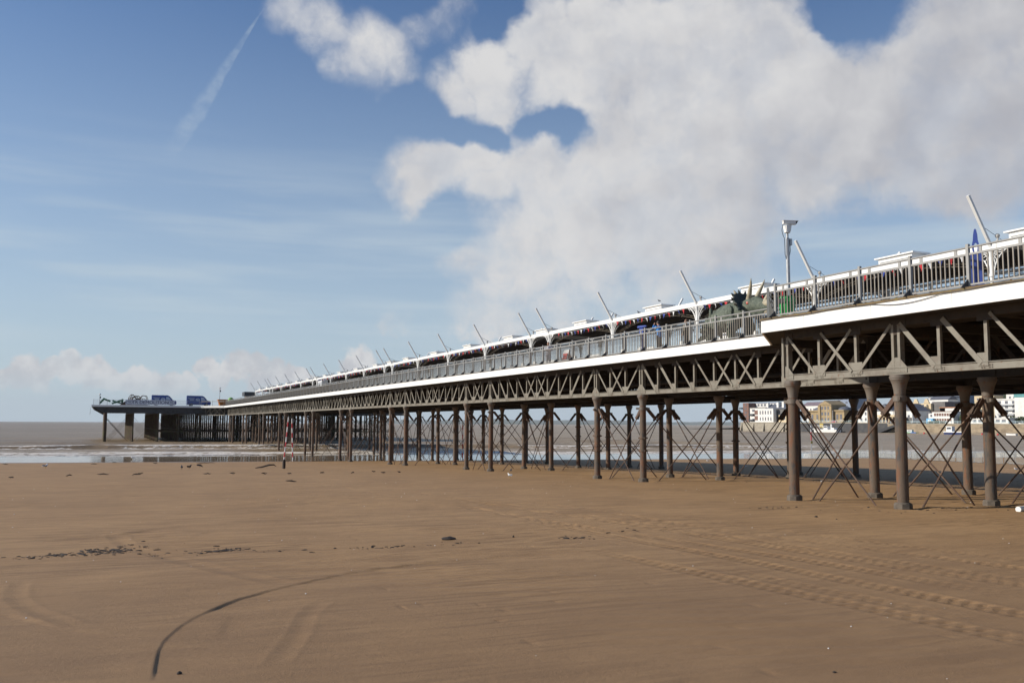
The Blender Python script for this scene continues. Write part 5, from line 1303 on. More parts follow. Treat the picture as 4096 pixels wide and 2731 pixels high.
# ------------------------------------------------------------------ birds
def bird(label, loc, rz, kind='gull', s=1.0, pose='stand', group=None):
    s *= .68; rt = thing('gull' if kind == 'gull' else 'crow' if kind == 'crow' else 'pigeon', label, 'bird', loc, group, rz)
    body = {'gull': 'gullw', 'crow': 'crow', 'pigeon': 'crowgrey'}[kind]; wing = {'gull': 'gullg', 'crow': 'crow', 'pigeon': 'gullg'}[kind]
    up = .17 if pose != 'fly' else 0
    b = MB()
    if pose == 'feed': P = [(0, -.30, up + .10), (0, -.16, up + .10), (0, 0, up + .06), (0, .12, up + .02), (0, .20, up - .04), (0, .25, up - .09)]
    else: P = [(0, -.30, up + .02), (0, -.16, up + .05), (0, 0, up + .06), (0, .11, up + .12), (0, .155, up + .20), (0, .20, up + .225)]
    b.path([Vector(p) * s for p in P], [.02 * s, .065 * s, .09 * s, .07 * s, .045 * s, .03 * s], 10)
    b.build('body', body, rt, True, (0, 0, 0), True)
    e = Vector(P[-1]) * s; mb = MB(); mb.path([e, e + Vector((0, .07, -.012)) * s], [.018 * s, .003 * s], 6); mb.build('beak', 'beak' if kind == 'gull' else 'black', rt, True, (0, 0, 0), True)
    for q in (-1, 1):
        mb = MB()
        if pose == 'fly': mb.add([(q * .05 * s, .06 * s, up), (q * .32 * s, .10 * s, .10 * s), (q * .62 * s, -.06 * s, .02 * s), (q * .30 * s, -.05 * s, .09 * s), (q * .05 * s, -.08 * s, .0), (q * .05 * s, .06 * s, .02), (q * .32 * s, .10 * s, .12 * s), (q * .62 * s, -.06 * s, .025 * s), (q * .30 * s, -.05 * s, .11 * s), (q * .05 * s, -.08 * s, .02)], [(0, 1, 3, 4), (1, 2, 3), (9, 8, 6, 5), (8, 7, 6)])
        else: mb.ell((q * .075 * s, -.08 * s, (up + .07) * s), (.022 * s, .20 * s, .065 * s), 8, 6, Matrix.Rotation(-.25 if pose != 'feed' else .15, 3, 'X'))
        mb.build('wing', wing, rt, True, (0, 0, 0), True)
        if pose != 'fly': mb = MB(); mb.tube((q * .03 * s, 0, 0), (q * .03 * s, .0, up * s), .009 * s, n=5); mb.build('leg', 'beak' if kind == 'gull' else 'black', rt, False, (0, 0, 0), True)
    return rt
def bz(x, y): return (x, y, gz(x, y))
bird('white gull resting on the open sand at the far left', bz(-4.28, 88.5), -1.2, 'gull', 1.5)
bird('white gull standing in the shallow water film on the left', (3.75, 124.5, .0), 1.0, 'gull', 1.3)
bird('dark crow seen from behind, leftmost of three on the sand', bz(6.17, 79), .0, 'crow', 1.35, group='crows on the wet sand')
bird('dark crow standing upright, middle of three on the sand', bz(6.95, 81), -1.0, 'crow', 1.3, group='crows on the wet sand')
bird('dark crow bending down, rightmost of three on the sand', bz(8.2, 85.5), -1.7, 'crow', 1.4, 'feed', group='crows on the wet sand')
bird('white gull with its head tucked on the sand left of the columns', bz(23.1, 50.9), .4, 'gull', 1.05)
bird('grey pigeon just beyond the gull left of the columns', bz(27.8, 61), -.6, 'pigeon', 1.0)
bird('gull on the shaded sand between pier columns', bz(50.2, 61.9), -1.0, 'gull', 1.0, group='gulls under the pier')
bird('gull further out on the sand beyond the pier shadow', bz(62.9, 84.1), 1.0, 'gull', 1.0, group='gulls under the pier')
bird('gull on the sand by the foot of the crossed brace rods', bz(34.3, 36.1), -1.4, 'gull', .85, group='gulls under the pier')
bird('gull in the pier shadow at the right edge', bz(62.8, 46.1), 1.2, 'gull', 1.0, group='gulls under the pier')
bird('gull half hidden by a rusty column in the shade', bz(43.9, 39.9), 1.2, 'gull', .95, group='gulls under the pier')
bird('small dark bird flying above the canopy', (30, 44.6, 12.08), 1.2, 'crow', .55, 'fly')
bird('dark pigeon perched on the canopy edge', (29.7, 46.4, ZR), 1.9, 'pigeon', .8)
# ------------------------------------------------------------------ beach things
def striped(label, x, y, h, lean, bands, first='white', group=None):
    rt = thing('striped_pole', label, 'marker pole', (x, y, gz(x, y) - .2), group)
    lx, ly = lean; n = bands
    for i in range(n):
        a, b = i / n, (i + 1) / n
        mb = MB(); mb.tube((lx * a, ly * a, (h + .2) * a), (lx * b, ly * b, (h + .2) * b), .085 - .02 * a, .085 - .02 * b, n=10, caps=(i in (0, n - 1)))
        mb.build('band', ('whitecloth', 'striper')[(i + (first != 'white')) % 2], rt, True, (0, 0, 0), True)
striped('taller red and white banded pole leaning right at the water edge', 21.63, 118.2, 5.6, (.42, -.1), 9, group='red and white poles at the water edge')
striped('red and white banded pole right of the leaning one, nearly upright', 22.67, 117.7, 5.4, (-.25, 0), 9, group='red and white poles at the water edge')
striped('thin red and white pole seen through the middle of the pier', 41.5, 105.8, 5.0, (0, 0), 9, group='red and white poles at the water edge')
mp_ = thing('marker_post', 'thin post with a red top and yellow plate behind the near columns', 'marker post', (100.5, 108, gz(100.5, 108)))
mb = MB(); mb.tube((0, 0, -.3), (0, 0, 2.6), .07, n=8); mb.build('pole', 'galv', mp_, True, (0, 0, 0), True)
mb = MB(); mb.tube((0, 0, 2.6), (0, 0, 3.9), .075, n=8); mb.build('red_band', 'striper', mp_, True, (0, 0, 0), True)
mb = MB(); mb.tube((0, 0, 3.9), (0, 0, 4.9), .07, n=8); mb.build('white_band', 'whitecloth', mp_, True, (0, 0, 0), True)
mb = MB(); mb.box(-.18, .18, -.1, -.08, 2.1, 2.5); mb.build('plate', 'yellow', mp_, False, (0, 0, 0), True)
# crowd barriers in a line on the far sand
def barrier_mesh():
    f = MB(); L_ = 2.3; P = [(0, .12, .12), (0, .12, .98), (0, .2, 1.08), (0, L_ - .2, 1.08), (0, L_ - .12, .98), (0, L_ - .12, .12), (0, .12, .12)]
    f.path(P, .022, 6)
    b = MB()
    for i in range(17): y = .12 + (L_ - .24) * (i + 1) / 18; b.tube((0, y, .12), (0, y, 1.08), .010, n=4, caps=False)
    g = MB()
    for y in (.45, L_ - .45): g.path([(-.3, y, 0), (0, y, .14), (.3, y, 0)], .02, 5)
    return f, b, g
f_, b_, g_ = barrier_mesh(); bp = None
u = Vector((.49, .872, 0)); y0 = Vector((78.6, 55.4, 0))
for i in range(29):
    p = y0 + u * 2.36 * i; p.z = gz(p.x, p.y) + .0
    rt = thing('crowd_barrier', 'steel crowd barrier in the long row standing on the far sand', 'barrier', tuple(p), 'steel crowd barriers across the far sand', -atan2(u.x, u.y) + RN.uniform(-.05, .05))
    rt.rotation_euler[0] = RN.uniform(-.03, .03)
    if bp is None: bp = (f_.build('frame', 'barrier', rt, True, (0, 0, 0), True), b_.build('bars', 'barrier', rt, True, (0, 0, 0), True), g_.build('foot', 'barrier', rt, True, (0, 0, 0), True))
    else:
        for q in bp: inst(q, rt)
for i in (2, 6, 7, 11, 14, 19):
    p = y0 + u * (2.36 * i + .6) + Vector((.6, 0, 0)); mb = MB(); mb.tube((p.x, p.y, gz(p.x, p.y) - .2), (p.x + .03, p.y, gz(p.x, p.y) + 1.75), .03, n=6)
    tag(mb.build('fence_stake', 'galv', None, True), 'thin steel stake rising behind the row of crowd barriers', 'stake', 'stakes behind the crowd barriers')
# driftwood, stones, wrack
ST = [((10.5, 64.7), .8), ((9.68, 50.6), 1.25), ((12.1, 63.9), .6), ((14.46, 64.2), .7), ((16.4, 63.2), .5), ((18.6, 65.5), .6), ((18.6, 63), .7), ((19.87, 63.3), .5), ((-.55, 104.9), 1.6), ((-1.8, 66.2), .8), ((.24, 67.1), 1.5), ((5.45, 104.7), 1.0), ((2.65, 68.8), .7), ((2.26, 65.6), 1.1), ((-4.94, 63.7), .7), ((10.6, 104.2), 4.0), ((6.82, 65.9), 1.3), ((8.47, 65.5), .8), ((1.5, 112), 1.0), ((-9, 108), 1.4)]
WHERE = ['below the three crows', 'nearest the camera below the leaning pole', 'left of the pier columns', 'near the start of the tyre tracks', 'small, left of the columns', 'small, beside the near sticks', 'flat, beside the near sticks', 'rightmost of the row left of the columns', 'below the big left leg of the pier head', 'left of the middle of the sand', 'long one below the pier head', 'near the water below the banner', 'short one left of the crows', 'split one below the banner', 'far left on the open sand', 'longest, by the water edge', 'forked one below the crows', 'right of the forked one', 'at the water edge on the left', 'at the far left by the water']
for i, ((x, y), L_) in enumerate(ST):
    a = RN.uniform(-.35, .35) - .43; z = gz(x, y) + .05
    mb = MB(); d = Vector((cos(a), sin(a), 0)); n = Vector((-d.y, d.x, 0)); P = []
    for k in range(6): P.append(Vector((x, y, z)) + d * L_ * .5 * (k / 5 - .5) + n * RN.uniform(-.03, .03) * L_ + Vector((0, 0, RN.uniform(-.02, .05))))
    mb.path(P, [.01, .032, .04, .036, .03, .01], 7); mb.path([P[2], P[2] + n * .08 + d * .12 + Vector((0, 0, .05))], [.022, .010], 5)
    tag(mb.build('driftwood', 'driftwood', None, True), 'dark stick of driftwood, ' + WHERE[i], 'driftwood', 'driftwood on the sand')
mb = MB(); mb.lathe((14.36, 78.4, gz(14.4, 78.4) - .1), [(.13, 0), (.14, .5), (.12, .85), (.05, .9)], 9); tag(mb.build('timber_stump', 'driftwood', None, True), 'dark timber stump standing in the sand below the striped poles', 'stump')
mb = MB(); z = gz(13, 80); mb.path([(12.3, 80.5, z + .03), (12.9, 80.4, z + .12), (13.4, 80.2, z + .28), (13.8, 80.1, z + .30), (14.0, 80, z + .16)], [.03, .07, .08, .06, .02], 8); tag(mb.build('driftwood', 'driftwood', None, True), 'curved branch of driftwood beside the timber stump', 'driftwood', 'driftwood on the sand')
def stone(label, x, y, r, hgt=.6, m='driftwood', name='stone'):
    mb = MB(); mb.ell((0, 0, 0), (r, r * .75, r * hgt), 10, 7)
    for i, v in enumerate(mb.v):
        k = 1 + .25 * (RN.random() - .5); mb.v[i] = (v[0] * k, v[1] * k, v[2] * (1 + .4 * (RN.random() - .5)))
    o = mb.build(name, m, None, True, (x, y, float(sand_height(np.array([x]), np.array([y]))[0]) + r * hgt * .35)); o.rotation_euler = (0, 0, RN.uniform(0, 3)); tag(o, label, 'stone' if name == 'stone' else 'weed clump', 'dark lumps on the open sand'); return o
stone('jagged black lump of weed in the middle of the open sand', 6.99, 18.61, .17, .26, 'driftwood', 'weed_clump')
stone('small dark stone left of the jagged weed lump', 5.07, 17.85, .03)
stone('small dark stone at the bottom edge beside the curved runnel', .74, 8.86, .024, .8)
stone('small dark stone at the bottom edge right of the middle', 6.14, 6.38, .018)
stone('small dark stone just right of the jagged weed lump', 8.44, 18.38, .032, 1.0)
stone('dark stone on the sand nearest the second near column', 22.5, 21.7, .04)
stone('dark stone left of the nearest column foot', 18.56, 19.83, .05)
stone('small dark stone below the left near column', 18.52, 19.01, .035)
mb = MB(); mb.tube((25.5, 18.7, gz(25.6, 18.7) + .08), (26.4, 18.9, gz(26.4, 18.9) + .09), .085, n=14); tag(mb.build('white_pipe', 'white', None, True), 'short white plastic pipe lying on the sand at the right edge', 'pipe')
def wrack(label, spots, n, name='seaweed_wrack'):
    mb = MB(); P = []
    for (x0, y0_, sx, sy, w) in spots:
        for i in range(int(n * w)):
            P.append((x0 + RN.gauss(0, sx), y0_ + RN.gauss(0, sy)))
    A = np.array(P); Z = sand_height(A[:, 0], A[:, 1])
    for (x, y), z in zip(P, Z):
        r = RN.choice((.010, .013, .018, .024, .034)); mb.ell((x, y, z + r * .12), (r * RN.uniform(.8, 2.4), r * .7, r * .42), 6, 4, Matrix.Rotation(RN.gauss(-.43, .5), 3, 'Z'))
    o = mb.build(name, 'driftwood', None, True); o['label'] = label; struct(o, 'stuff'); return o
wrack('scattered dark seaweed and pebbles along the old tide line', [(-.9, 18.95, .35, .12, .3), (-.3, 19.0, .4, .22, .5), (.15, 19.55, .22, .28, .6), (.45, 19.3, .25, .2, .35), (.9, 20.4, .3, .6, .12), (2.15, 18.5, .2, .10, .35), (2.45, 18.65, .14, .14, .5), (1.6, 18.5, .6, .25, .15), (3.2, 18.0, .5, .3, .1), (5.2, 17.8, .5, .15, .2), (6.0, 17.7, .7, .2, .15), (9.6, 17.7, .25, .25, .25), (11.5, 18.5, .6, .5, .12),
       (20.2, 23.2, .5, .15, .15), (24.0, 20.5, 1.2, .5, .25), (22.3, 20.5, 1.5, .8, .12), (26.5, 20.3, 1.4, .2, .2)], 150)
wrack('dark seaweed strewn in the shade under the pier', [(46, 46, 9, 5, .3), (42, 39, 6, 3, .25), (56, 52, 8, 6, .3), (58, 66, 10, 5, .2)], 260, 'seaweed_litter')

mb = MB(); P = [(RN.uniform(-3, 30), 5 + 45 * RN.random() ** 1.6) for _ in range(260)]; A = np.array(P); Z = sand_height(A[:, 0], A[:, 1])
for (x, y), z in zip(P, Z):
    r = RN.choice((.006, .008, .012)) * (1 + y / 60); mb.ell((x, y, z + r * .3), (r, r * .7, r * .5), 5, 3, Matrix.Rotation(RN.uniform(0, 3), 3, 'Z'))
o = mb.build('shell_fragments', 'gullw', None, True); o['label'] = 'tiny pale shell fragments scattered over the sand'; struct(o, 'stuff')

# ------------------------------------------------------------------ harbour, town, boats
def wallthing(name, label, x0, x1, y0, y1, z0, z1, m, cat='wall', coping=True):
    rt = thing(name, label, cat, ((x0 + x1) / 2, (y0 + y1) / 2, 0))
    mb = MB(); mb.box(x0, x1, y0, y1, z0, z1); mb.build('wall', m, rt)
    if coping: mb = MB(); mb.box(x0 - .25, x1, y0, y1, z1 + .01, z1 + .5); mb.build('coping', 'harbwall', rt)
    return rt
w_ = wallthing('harbour_wall', 'pale concrete harbour wall end with buttresses', 457, 640, 513, 568, -3, 6.4, 'harbwall')
for y in (567, 553, 541, 519): mb = MB(); mb.prism([(457, y - 1, -2), (454.8, y - 1, -2), (456.6, y - 1, 6), (457, y - 1, 6)], (0, 1.2, 0)); mb.build('buttress', 'harbwall', w_)
wallthing('harbour_wall', 'dark weed stained harbour wall behind the white ferry', 456, 640, 421, 512.9, -3, 6.2, 'darkwall')
mb = MB(); mb.box(455.9, 455.98, 478, 481.5, 3.2, 6); tag(mb.build('warning_board', 'yellow'), 'yellow board on the dark harbour wall', 'sign', 'yellow boards on the walls')
mb = MB(); mb.box(454.8, 454.9, 408, 412.5, 3.6, 5.6); tag(mb.build('warning_board', 'yellow'), 'yellow board on the tan sea wall', 'sign', 'yellow boards on the walls')
wallthing('sea_wall', 'tan stone sea wall along the promenade', 455, 640, 250, 420.9, -3, 5.7, 'seawall')
mb = MB(); mb.prism([(455, 432, -.5), (455, 412, 5.2), (455, 410, 5.2), (455, 410, 4.4), (455, 425, -.5)], (-5, 0, 0)); sl2 = mb.build('slipway_ramp', 'black'); tag(sl2, 'black sloping ramp leaning against the wall between dark and tan stone', 'ramp')
mb = MB(); V = []
mb.prism([(454.9, 420, -1.0), (440, 420, -1.2), (448, 250, -1.0), (420, 200, -1.0), (454.9, 200, 1.6)], (0, 0, 1.25)); struct(mb.build('harbour_beach', 'seawall'))
def promrail(label, y0, y1, z, x):
    rt = thing('promenade_railing', label, 'railing', (x, y0, z), 'promenade railings')
    for k in (.5, 1.0, 1.4): mb = MB(); mb.box(x - .05, x + .05, y0, y1, z + k - .05, z + k + .05); mb.build('bar', 'promrail', rt)
    n = int((y1 - y0) / 4); pm_ = None
    for i in range(min(n, 60) + 1):
        y = y0 + (y1 - y0) * i / max(1, min(n, 60))
        if pm_ is None: mb = MB(); mb.box(x - .09, x + .09, y - .09, y + .09, z, z + 1.5); pm_ = mb.build('post', 'promrail', rt); py_ = y
        else: inst(pm_, rt, (0, y - py_, 0))
promrail('pale blue railing on top of the tan sea wall', 252, 419, 6.2, 455.6)
promrail('white railing on top of the dark harbour wall', 423, 511, 6.7, 456.6)
def building(name, label, x, y0, y1, z0, z1, m, depth=14, rows=0, cols=0, win=(1.2, 1.7), roof=None, wm='slate', cat='building', margin=1.2, base=None, extra=None, grp='buildings behind the harbour'):
    rt = thing(name, label, cat, (x, (y0 + y1) / 2, z0), grp)
    mb = MB(); mb.box(x, x + depth, y0, y1, z0, z1); wo = mb.build('wall', m, rt)
    if rows:
        w0 = None; hh = (z1 - z0 - .8) / rows
        for r in range(rows):
            for c in range(cols):
                y = y0 + margin + (y1 - y0 - 2 * margin) * (c + .5) / cols; z = z0 + .6 + hh * (r + .5)
                if w0 is None:
                    mb = MB(); mb.box(-.12, -.04, -win[0] / 2, win[0] / 2, -win[1] / 2, win[1] / 2); w0 = mb.build('window', wm, rt, False, (0, y - (y0 + y1) / 2, z - z0), True)
                    fr_ = MB(); fr_.box(-.16, -.02, -win[0] / 2 - .15, win[0] / 2 + .15, -win[1] / 2 - .22, -win[1] / 2 - .02); fr_.build('sill', 'white', w0, False, (0, 0, 0), True)
                else: inst(w0, rt, (0, y - (y0 + y1) / 2, z - z0))
    if roof:
        kind, rm, rh = roof; mb = MB()
        if kind == 'gable_x': mb.prism([(x - .4, y0 - .4, z1), (x - .4, y1 + .4, z1), (x - .4, (y0 + y1) / 2, z1 + rh)], (depth + .8, 0, 0))
        elif kind == 'gable_y': mb.prism([(x - .5, y0 - .2, z1), (x + depth + .5, y0 - .2, z1), (x + depth / 2, y0 - .2, z1 + rh)], (0, y1 - y0 + .4, 0))
        elif kind == 'flat': mb.box(x - .5, x + depth, y0 - .3, y1 + .3, z1 + .01, z1 + rh)
        elif kind == 'hip': a = min(depth, y1 - y0) * .35; mb.hexa([(x - .5, y0 - .5, z1), (x - .5, y1 + .5, z1), (x + depth, y1 + .5, z1), (x + depth, y0 - .5, z1), (x + a, y0 + a, z1 + rh), (x + a, y1 - a, z1 + rh), (x + depth - a, y1 - a, z1 + rh), (x + depth - a, y0 + a, z1 + rh)])
        mb.build('roof', rm, rt)
    return rt
def chimneys(rt, pts, m='render'):
    for x, y, z, w, h in pts: mb = MB(); mb.box(x - w, x + w, y - w, y + w, z, z + h); mb.build('chimney', m, rt)
Bq = building
b = Bq('apartment_tower', 'brown brick stair tower with dark balconies at the left end of the town', 473, 577.6, 584.6, 6.4, 22.4, 'brick', 10, 5, 1, (2, 1.2))
for k in range(3): mb = MB(); mb.box(471, 475, 584.7, 587.5, 9.5 + 4 * k, 10.6 + 4 * k); mb.build('balcony', 'gusset', b)
b = Bq('apartment_block', 'white and brown brick apartment block behind the white house', 474, 555, 577.4, 6.4, 18.2, 'render', 14, 3, 3, (3.2, 1.8), ('flat', 'greystone_shade', .5), 'slate')
for k in range(2): mb = MB(); mb.box(473.75, 473.9, 563.2, 571.5, 8.6 + k * 4.4, 11.9 + k * 4.4); mb.build('brick_panel', 'brick', b); mb = MB(); mb.box(472.4, 473.9, 572, 577.2, 8 + k * 4.4, 9.2 + k * 4.4); mb.build('balcony', 'gusset', b)
b = Bq('penthouse_block', 'grey blue flat roofed penthouse above the apartment block', 480, 551.5, 577, 18.8, 22.0, 'render', 12, 1, 6, (2.2, 1.7), ('flat', 'bluegrey', .7))
b = Bq('white_house', 'white rendered house with two rows of five windows on the harbour wall', 463, 537, 554.5, 6.4, 16.9, 'render', 3, 2, 5, (1.1, 2.6), None)
mb = MB(); mb.box(462.8, 466.2, 536.8, 554.7, 16.95, 17.35); mb.build('parapet', 'white', b)
b = Bq('gabled_house', 'grey gable end house with tall chimneys beside the white house', 468, 529, 552, 6.4, 17.0, 'greystone_shade', 10, 0, 0, roof=('gable_y', 'slate', 3.6)); chimneys(b, ((470, 550.5, 17.5, .8, 4.2), (470, 539, 18, 1.0, 4.0), (470, 533, 18, 1.1, 4.4)))
b = Bq('yellow_house', 'low yellow ochre house against the grey gable', 466, 525.5, 534.5, 6.4, 12.5, 'cream', 10, 1, 3, (1.1, 2), ('gable_y', 'slate', 2))
b = Bq('terrace', 'long white terrace with a purple slate roof above the stone hall', 540, 545, 590, 8, 21.0, 'render', 12, 2, 12, (1.4, 1.8), ('gable_y', 'purpleslate', 3.2))
b = Bq('stone_hall_tower', 'bath stone hall with a tall pedimented central tower', 468, 482.6, 494, 6.2, 19.2, 'sandstone', 14, 3, 3, (1.5, 2.2), ('gable_x', 'sandstone', 3.0))
for y in (482.8, 493.7): mb = MB(); mb.box(467.2, 469, y - 1.1, y + 1.1, 6.2, 18.2); mb.build('pilaster', 'sandstone', b); mb = MB(); mb.lathe((468.1, y, 18.2), [(1.2, 0), (1.25, .4), (.3, 1.4), (.05, 2)], 8); mb.build('finial', 'sandstone', b)
for nm, y0, y1 in (('left', 494.5, 507), ('right', 472.5, 482)):
    b = Bq('stone_pavilion', f'domed bath stone pavilion on the {nm} of the pedimented tower', 470, y0, y1, 6.2, 14.6, 'sandstone', 12, 1, 2, (1.8, 3.6))
    mb = MB(); mb.box(469, 482.5, y0 - .8, y1 + .8, 14.61, 15.5); mb.build('cornice', 'sandstone', b)
    mb = MB(); mb.ell((476, (y0 + y1) / 2, 15.4), (5.5, (y1 - y0) / 2 - .4, 2.6), 14, 8); mb.build('dome', 'slate', b, True)
b = Bq('slab_block', 'tall blue grey slab block behind the stone pavilions', 520, 511, 529, 8, 27, 'bluegrey', 20, 6, 3, (2, 1.4), None, 'slate')
b = Bq('brick_flats', 'small brown flats with balconies beside the blue grey slab', 518, 527, 541, 8, 23.5, 'brick', 12, 4, 3, (1.8, 1.6), ('flat', 'slate', .6))
b = Bq('gabled_house', 'white gabled villa right of the stone pavilions', 475, 451, 465, 6.2, 15.0, 'render', 14, 2, 3, (1.4, 2), ('gable_x', 'slate', 4.0))
for i, (y0, y1) in enumerate(((436.5, 450.5), (421, 436))):
    b = Bq('gabled_hall', ('pale hall with a wide glazed gable, left of a pair', 'pale hall with a wide glazed gable, right of a pair')[i], 477, y0, y1, 6.2, 14.4, 'render', 16, 1, 4, (1.6, 2.4), ('gable_x', 'slate', 4.8))
    mb = MB(); mb.box(476.6, 477, y0 + .5, y1 - .5, 6.3, 10); mb.build('stone_base', 'greystone_shade', b)
b = thing('colonnade', 'cream colonnaded shelter in front of the gabled halls', 'shelter', (469, 435, 6.2), 'buildings behind the harbour')
mb = MB(); mb.box(468, 474, 426, 443, 10.4, 11.8); mb.build('roof', 'cream', b)
for i in range(7): mb = MB(); mb.box(468.2, 468.8, 426.3 + i * 2.7, 426.9 + i * 2.7, 6.2, 10.4); mb.build('column', 'cream', b)
mb = MB(); mb.box(473, 473.6, 426.2, 442.8, 6.2, 10.4); mb.build('back_wall', 'brick', b)
b = Bq('hotel', 'tall cream victorian hotel with bay windows and stepped gables', 498, 424.2, 440, 6.2, 19.6, 'cream', 14, 4, 4, (1.3, 2.0), None, 'slate')
for y in (427.5, 436): mb = MB(); mb.prism([(497.6, y - 2.3, 19.6), (497.6, y + 2.3, 19.6), (497.6, y + .9, 22.6), (497.6, y - .9, 22.6)], (.8, 0, 0)); mb.build('gable', 'cream', b); mb = MB(); mb.prism([(498, y - 1.6, 6.3), (498, y + 1.6, 6.3), (496.6, y + .9, 6.3), (496.6, y - .9, 6.3)], (0, 0, 12)); mb.build('bay', 'cream', b)
b = Bq('shaded_side_block', 'side block of the cream hotel, its shade painted grey', 500, 415, 424, 6.2, 20.6, 'greystone_shade', 22)  # stands for the hotel's shaded side, with the shade in its grey
b = Bq('modern_block', 'white modern flats on the slope above the hotel', 600, 494, 513, 10, 27, 'render', 14, 5, 5, (2.4, 1.6), ('flat', 'slate', .5))
b = Bq('glass_tower', 'dark blue glazed tower on the slope', 620, 500, 512.5, 10, 29, 'bluegrey', 16, 6, 4, (2.4, 2.2), None, 'glass')
b = Bq('seafront_hall', 'long low white hall with a row of square windows', 478, 391, 406.5, 6.2, 13.6, 'render', 10, 2, 7, (1.4, 1.7), ('flat', 'brick', .3), 'brick')
b = Bq('set_back_hall', 'white set back upper hall behind the long low one', 500, 397, 419, 6.2, 16.4, 'render', 10, 1, 6, (2, 1.4), ('flat', 'terracotta', .5))
b = Bq('blue_kiosk', 'bright blue and white kiosk left of the long low hall', 476, 404.5, 409.4, 6.2, 9.4, 'sky_paint', 1.8, 1, 2, (1.0, 1.0), None, 'white')
b = Bq('gabled_house', 'white house behind the blue kiosk', 480, 405, 411, 6.2, 12.8, 'render', 8, 2, 2, (1.3, 1.4), ('flat', 'slate', .4))
b = Bq('seafront_apartments', 'large white modern apartments at the right edge of the town', 518, 352, 393, 6.2, 21.4, 'render', 16, 5, 8, (2.0, 1.7), ('flat', 'render', .6), 'slate')
mb = MB(); mb.box(516.5, 530, 371, 378, 6.2, 22.5); mb.build('stair_tower', 'render', b); mb = MB(); mb.box(516.3, 530, 370.8, 378.2, 22.6, 25); mb.build('glazed_top', 'teal', b)
for k in range(4): mb = MB(); mb.box(516.4, 518, 379, 390, 8.6 + 3 * k, 9.6 + 3 * k); mb.build('balcony', 'galv', b)
b = Bq('seafront_pavilion', 'long low white pavilion behind the promenade railing', 466, 345, 370, 5.9, 9.2, 'render', 8, 1, 6, (2.4, 1.4), ('flat', 'white', .3))
for i, (x, y, z, m) in enumerate(((560, 470, 24, 'render'), (585, 452, 27, 'cream'), (590, 430, 28, 'render'), (600, 405, 25, 'cream'), (575, 385, 26, 'render'), (590, 355, 27, 'terracotta'))):
    lab = ('tall pale house on the slope above the gabled halls', 'cream house on the slope left of the hotel', 'white house on the slope above the hotel', 'cream house on the slope above the low hall', 'white house on the slope beside the dark wood', 'house with a red roof on the slope at the far right')[i]
    Bq('hill_house', lab, x, y - 8, y + 8, 6, z, m if m != 'terracotta' else 'cream', 10, 4, 4, (1.4, 1.6), ('gable_y', 'slate' if m != 'terracotta' else 'terracotta', 3))
# leafy things
def leafcloud(mb, c, r, n, s):
    for i in range(n):
        while True:
            p = Vector((RN.uniform(-1, 1), RN.uniform(-1, 1), RN.uniform(-1, 1)))
            if .25 < p.length < 1: break
        q = Vector(c) + Vector((p.x * r[0], p.y * r[1], p.z * r[2])); a = Vector((RN.gauss(0, 1), RN.gauss(0, 1), RN.gauss(0, 1))).normalized(); b = a.orthogonal().normalized(); k = s * RN.uniform(.6, 1.4)
        mb.add([q - a * k, q + b * k * .6, q + a * k, q - b * k * .6], [(0, 1, 2, 3)])
def bush(label, x, y, z, r, n=500):
    rt = thing('bush', label, 'bush', (x, y, z), 'bushes along the promenade')
    mb = MB()
    for k in range(5): leafcloud(mb, (x + RN.uniform(-1, 1) * r[0] * .5, y + RN.uniform(-1, 1) * r[1] * .6, z + r[2] * RN.uniform(.4, .9)), (r[0] * .6, r[1] * .5, r[2] * .55), n // 5, .5)
    mb.build('foliage', 'leaf', rt); mb = MB(); mb.tube((x, y, z), (x, y, z + r[2] * .8), .2, .08, 6); mb.build('stem', 'trunk', rt)
bush('clump of shrubs at the right end of the promenade', 474, 346, 6.0, (4, 7, 3.6), 900); bush('shrubs left of the low white pavilion', 480, 379, 6.0, (3, 4, 2.6)); bush('tall dark shrub between the low hall and the pavilion', 482, 387, 6.0, (3, 4.0, 5.2), 700); bush('low shrubs in front of the long low hall', 472, 399, 6.0, (2, 8, 1.6))
hv = []
nx_, ny_ = 60, 120
X, Y = np.meshgrid(np.linspace(600, 1300, nx_), np.linspace(250, 900, ny_))
H = 4 + 78 * sstep(610, 960, X) * (.55 + .6 * sstep(760, 430, Y)) + 10 * fbm(X / 60, Y / 60, 5, 4)
H = H * sstep(1300, 1150, X) * sstep(900, 620, Y)
struct(npmesh('hillside', np.stack([X, Y, H], -1).reshape(-1, 3), gridfaces(ny_, nx_), M['wood_leaf'], True))
mb = MB()
for i in range(420):
    x, y = RN.uniform(640, 960), RN.uniform(300, 640); h = 4 + 78 * float(sstep(610, 960, np.float64(x))) * (.55 + .6 * float(sstep(760, 430, np.float64(y))))
    h *= float(sstep(900, 620, np.float64(y)))
    if RN.random() < .2: continue
    leafcloud(mb, (x, y, h + 3), (6, 6, 5), 26, 2.0)
o = mb.build('woodland', 'wood_leaf'); struct(o, 'stuff')

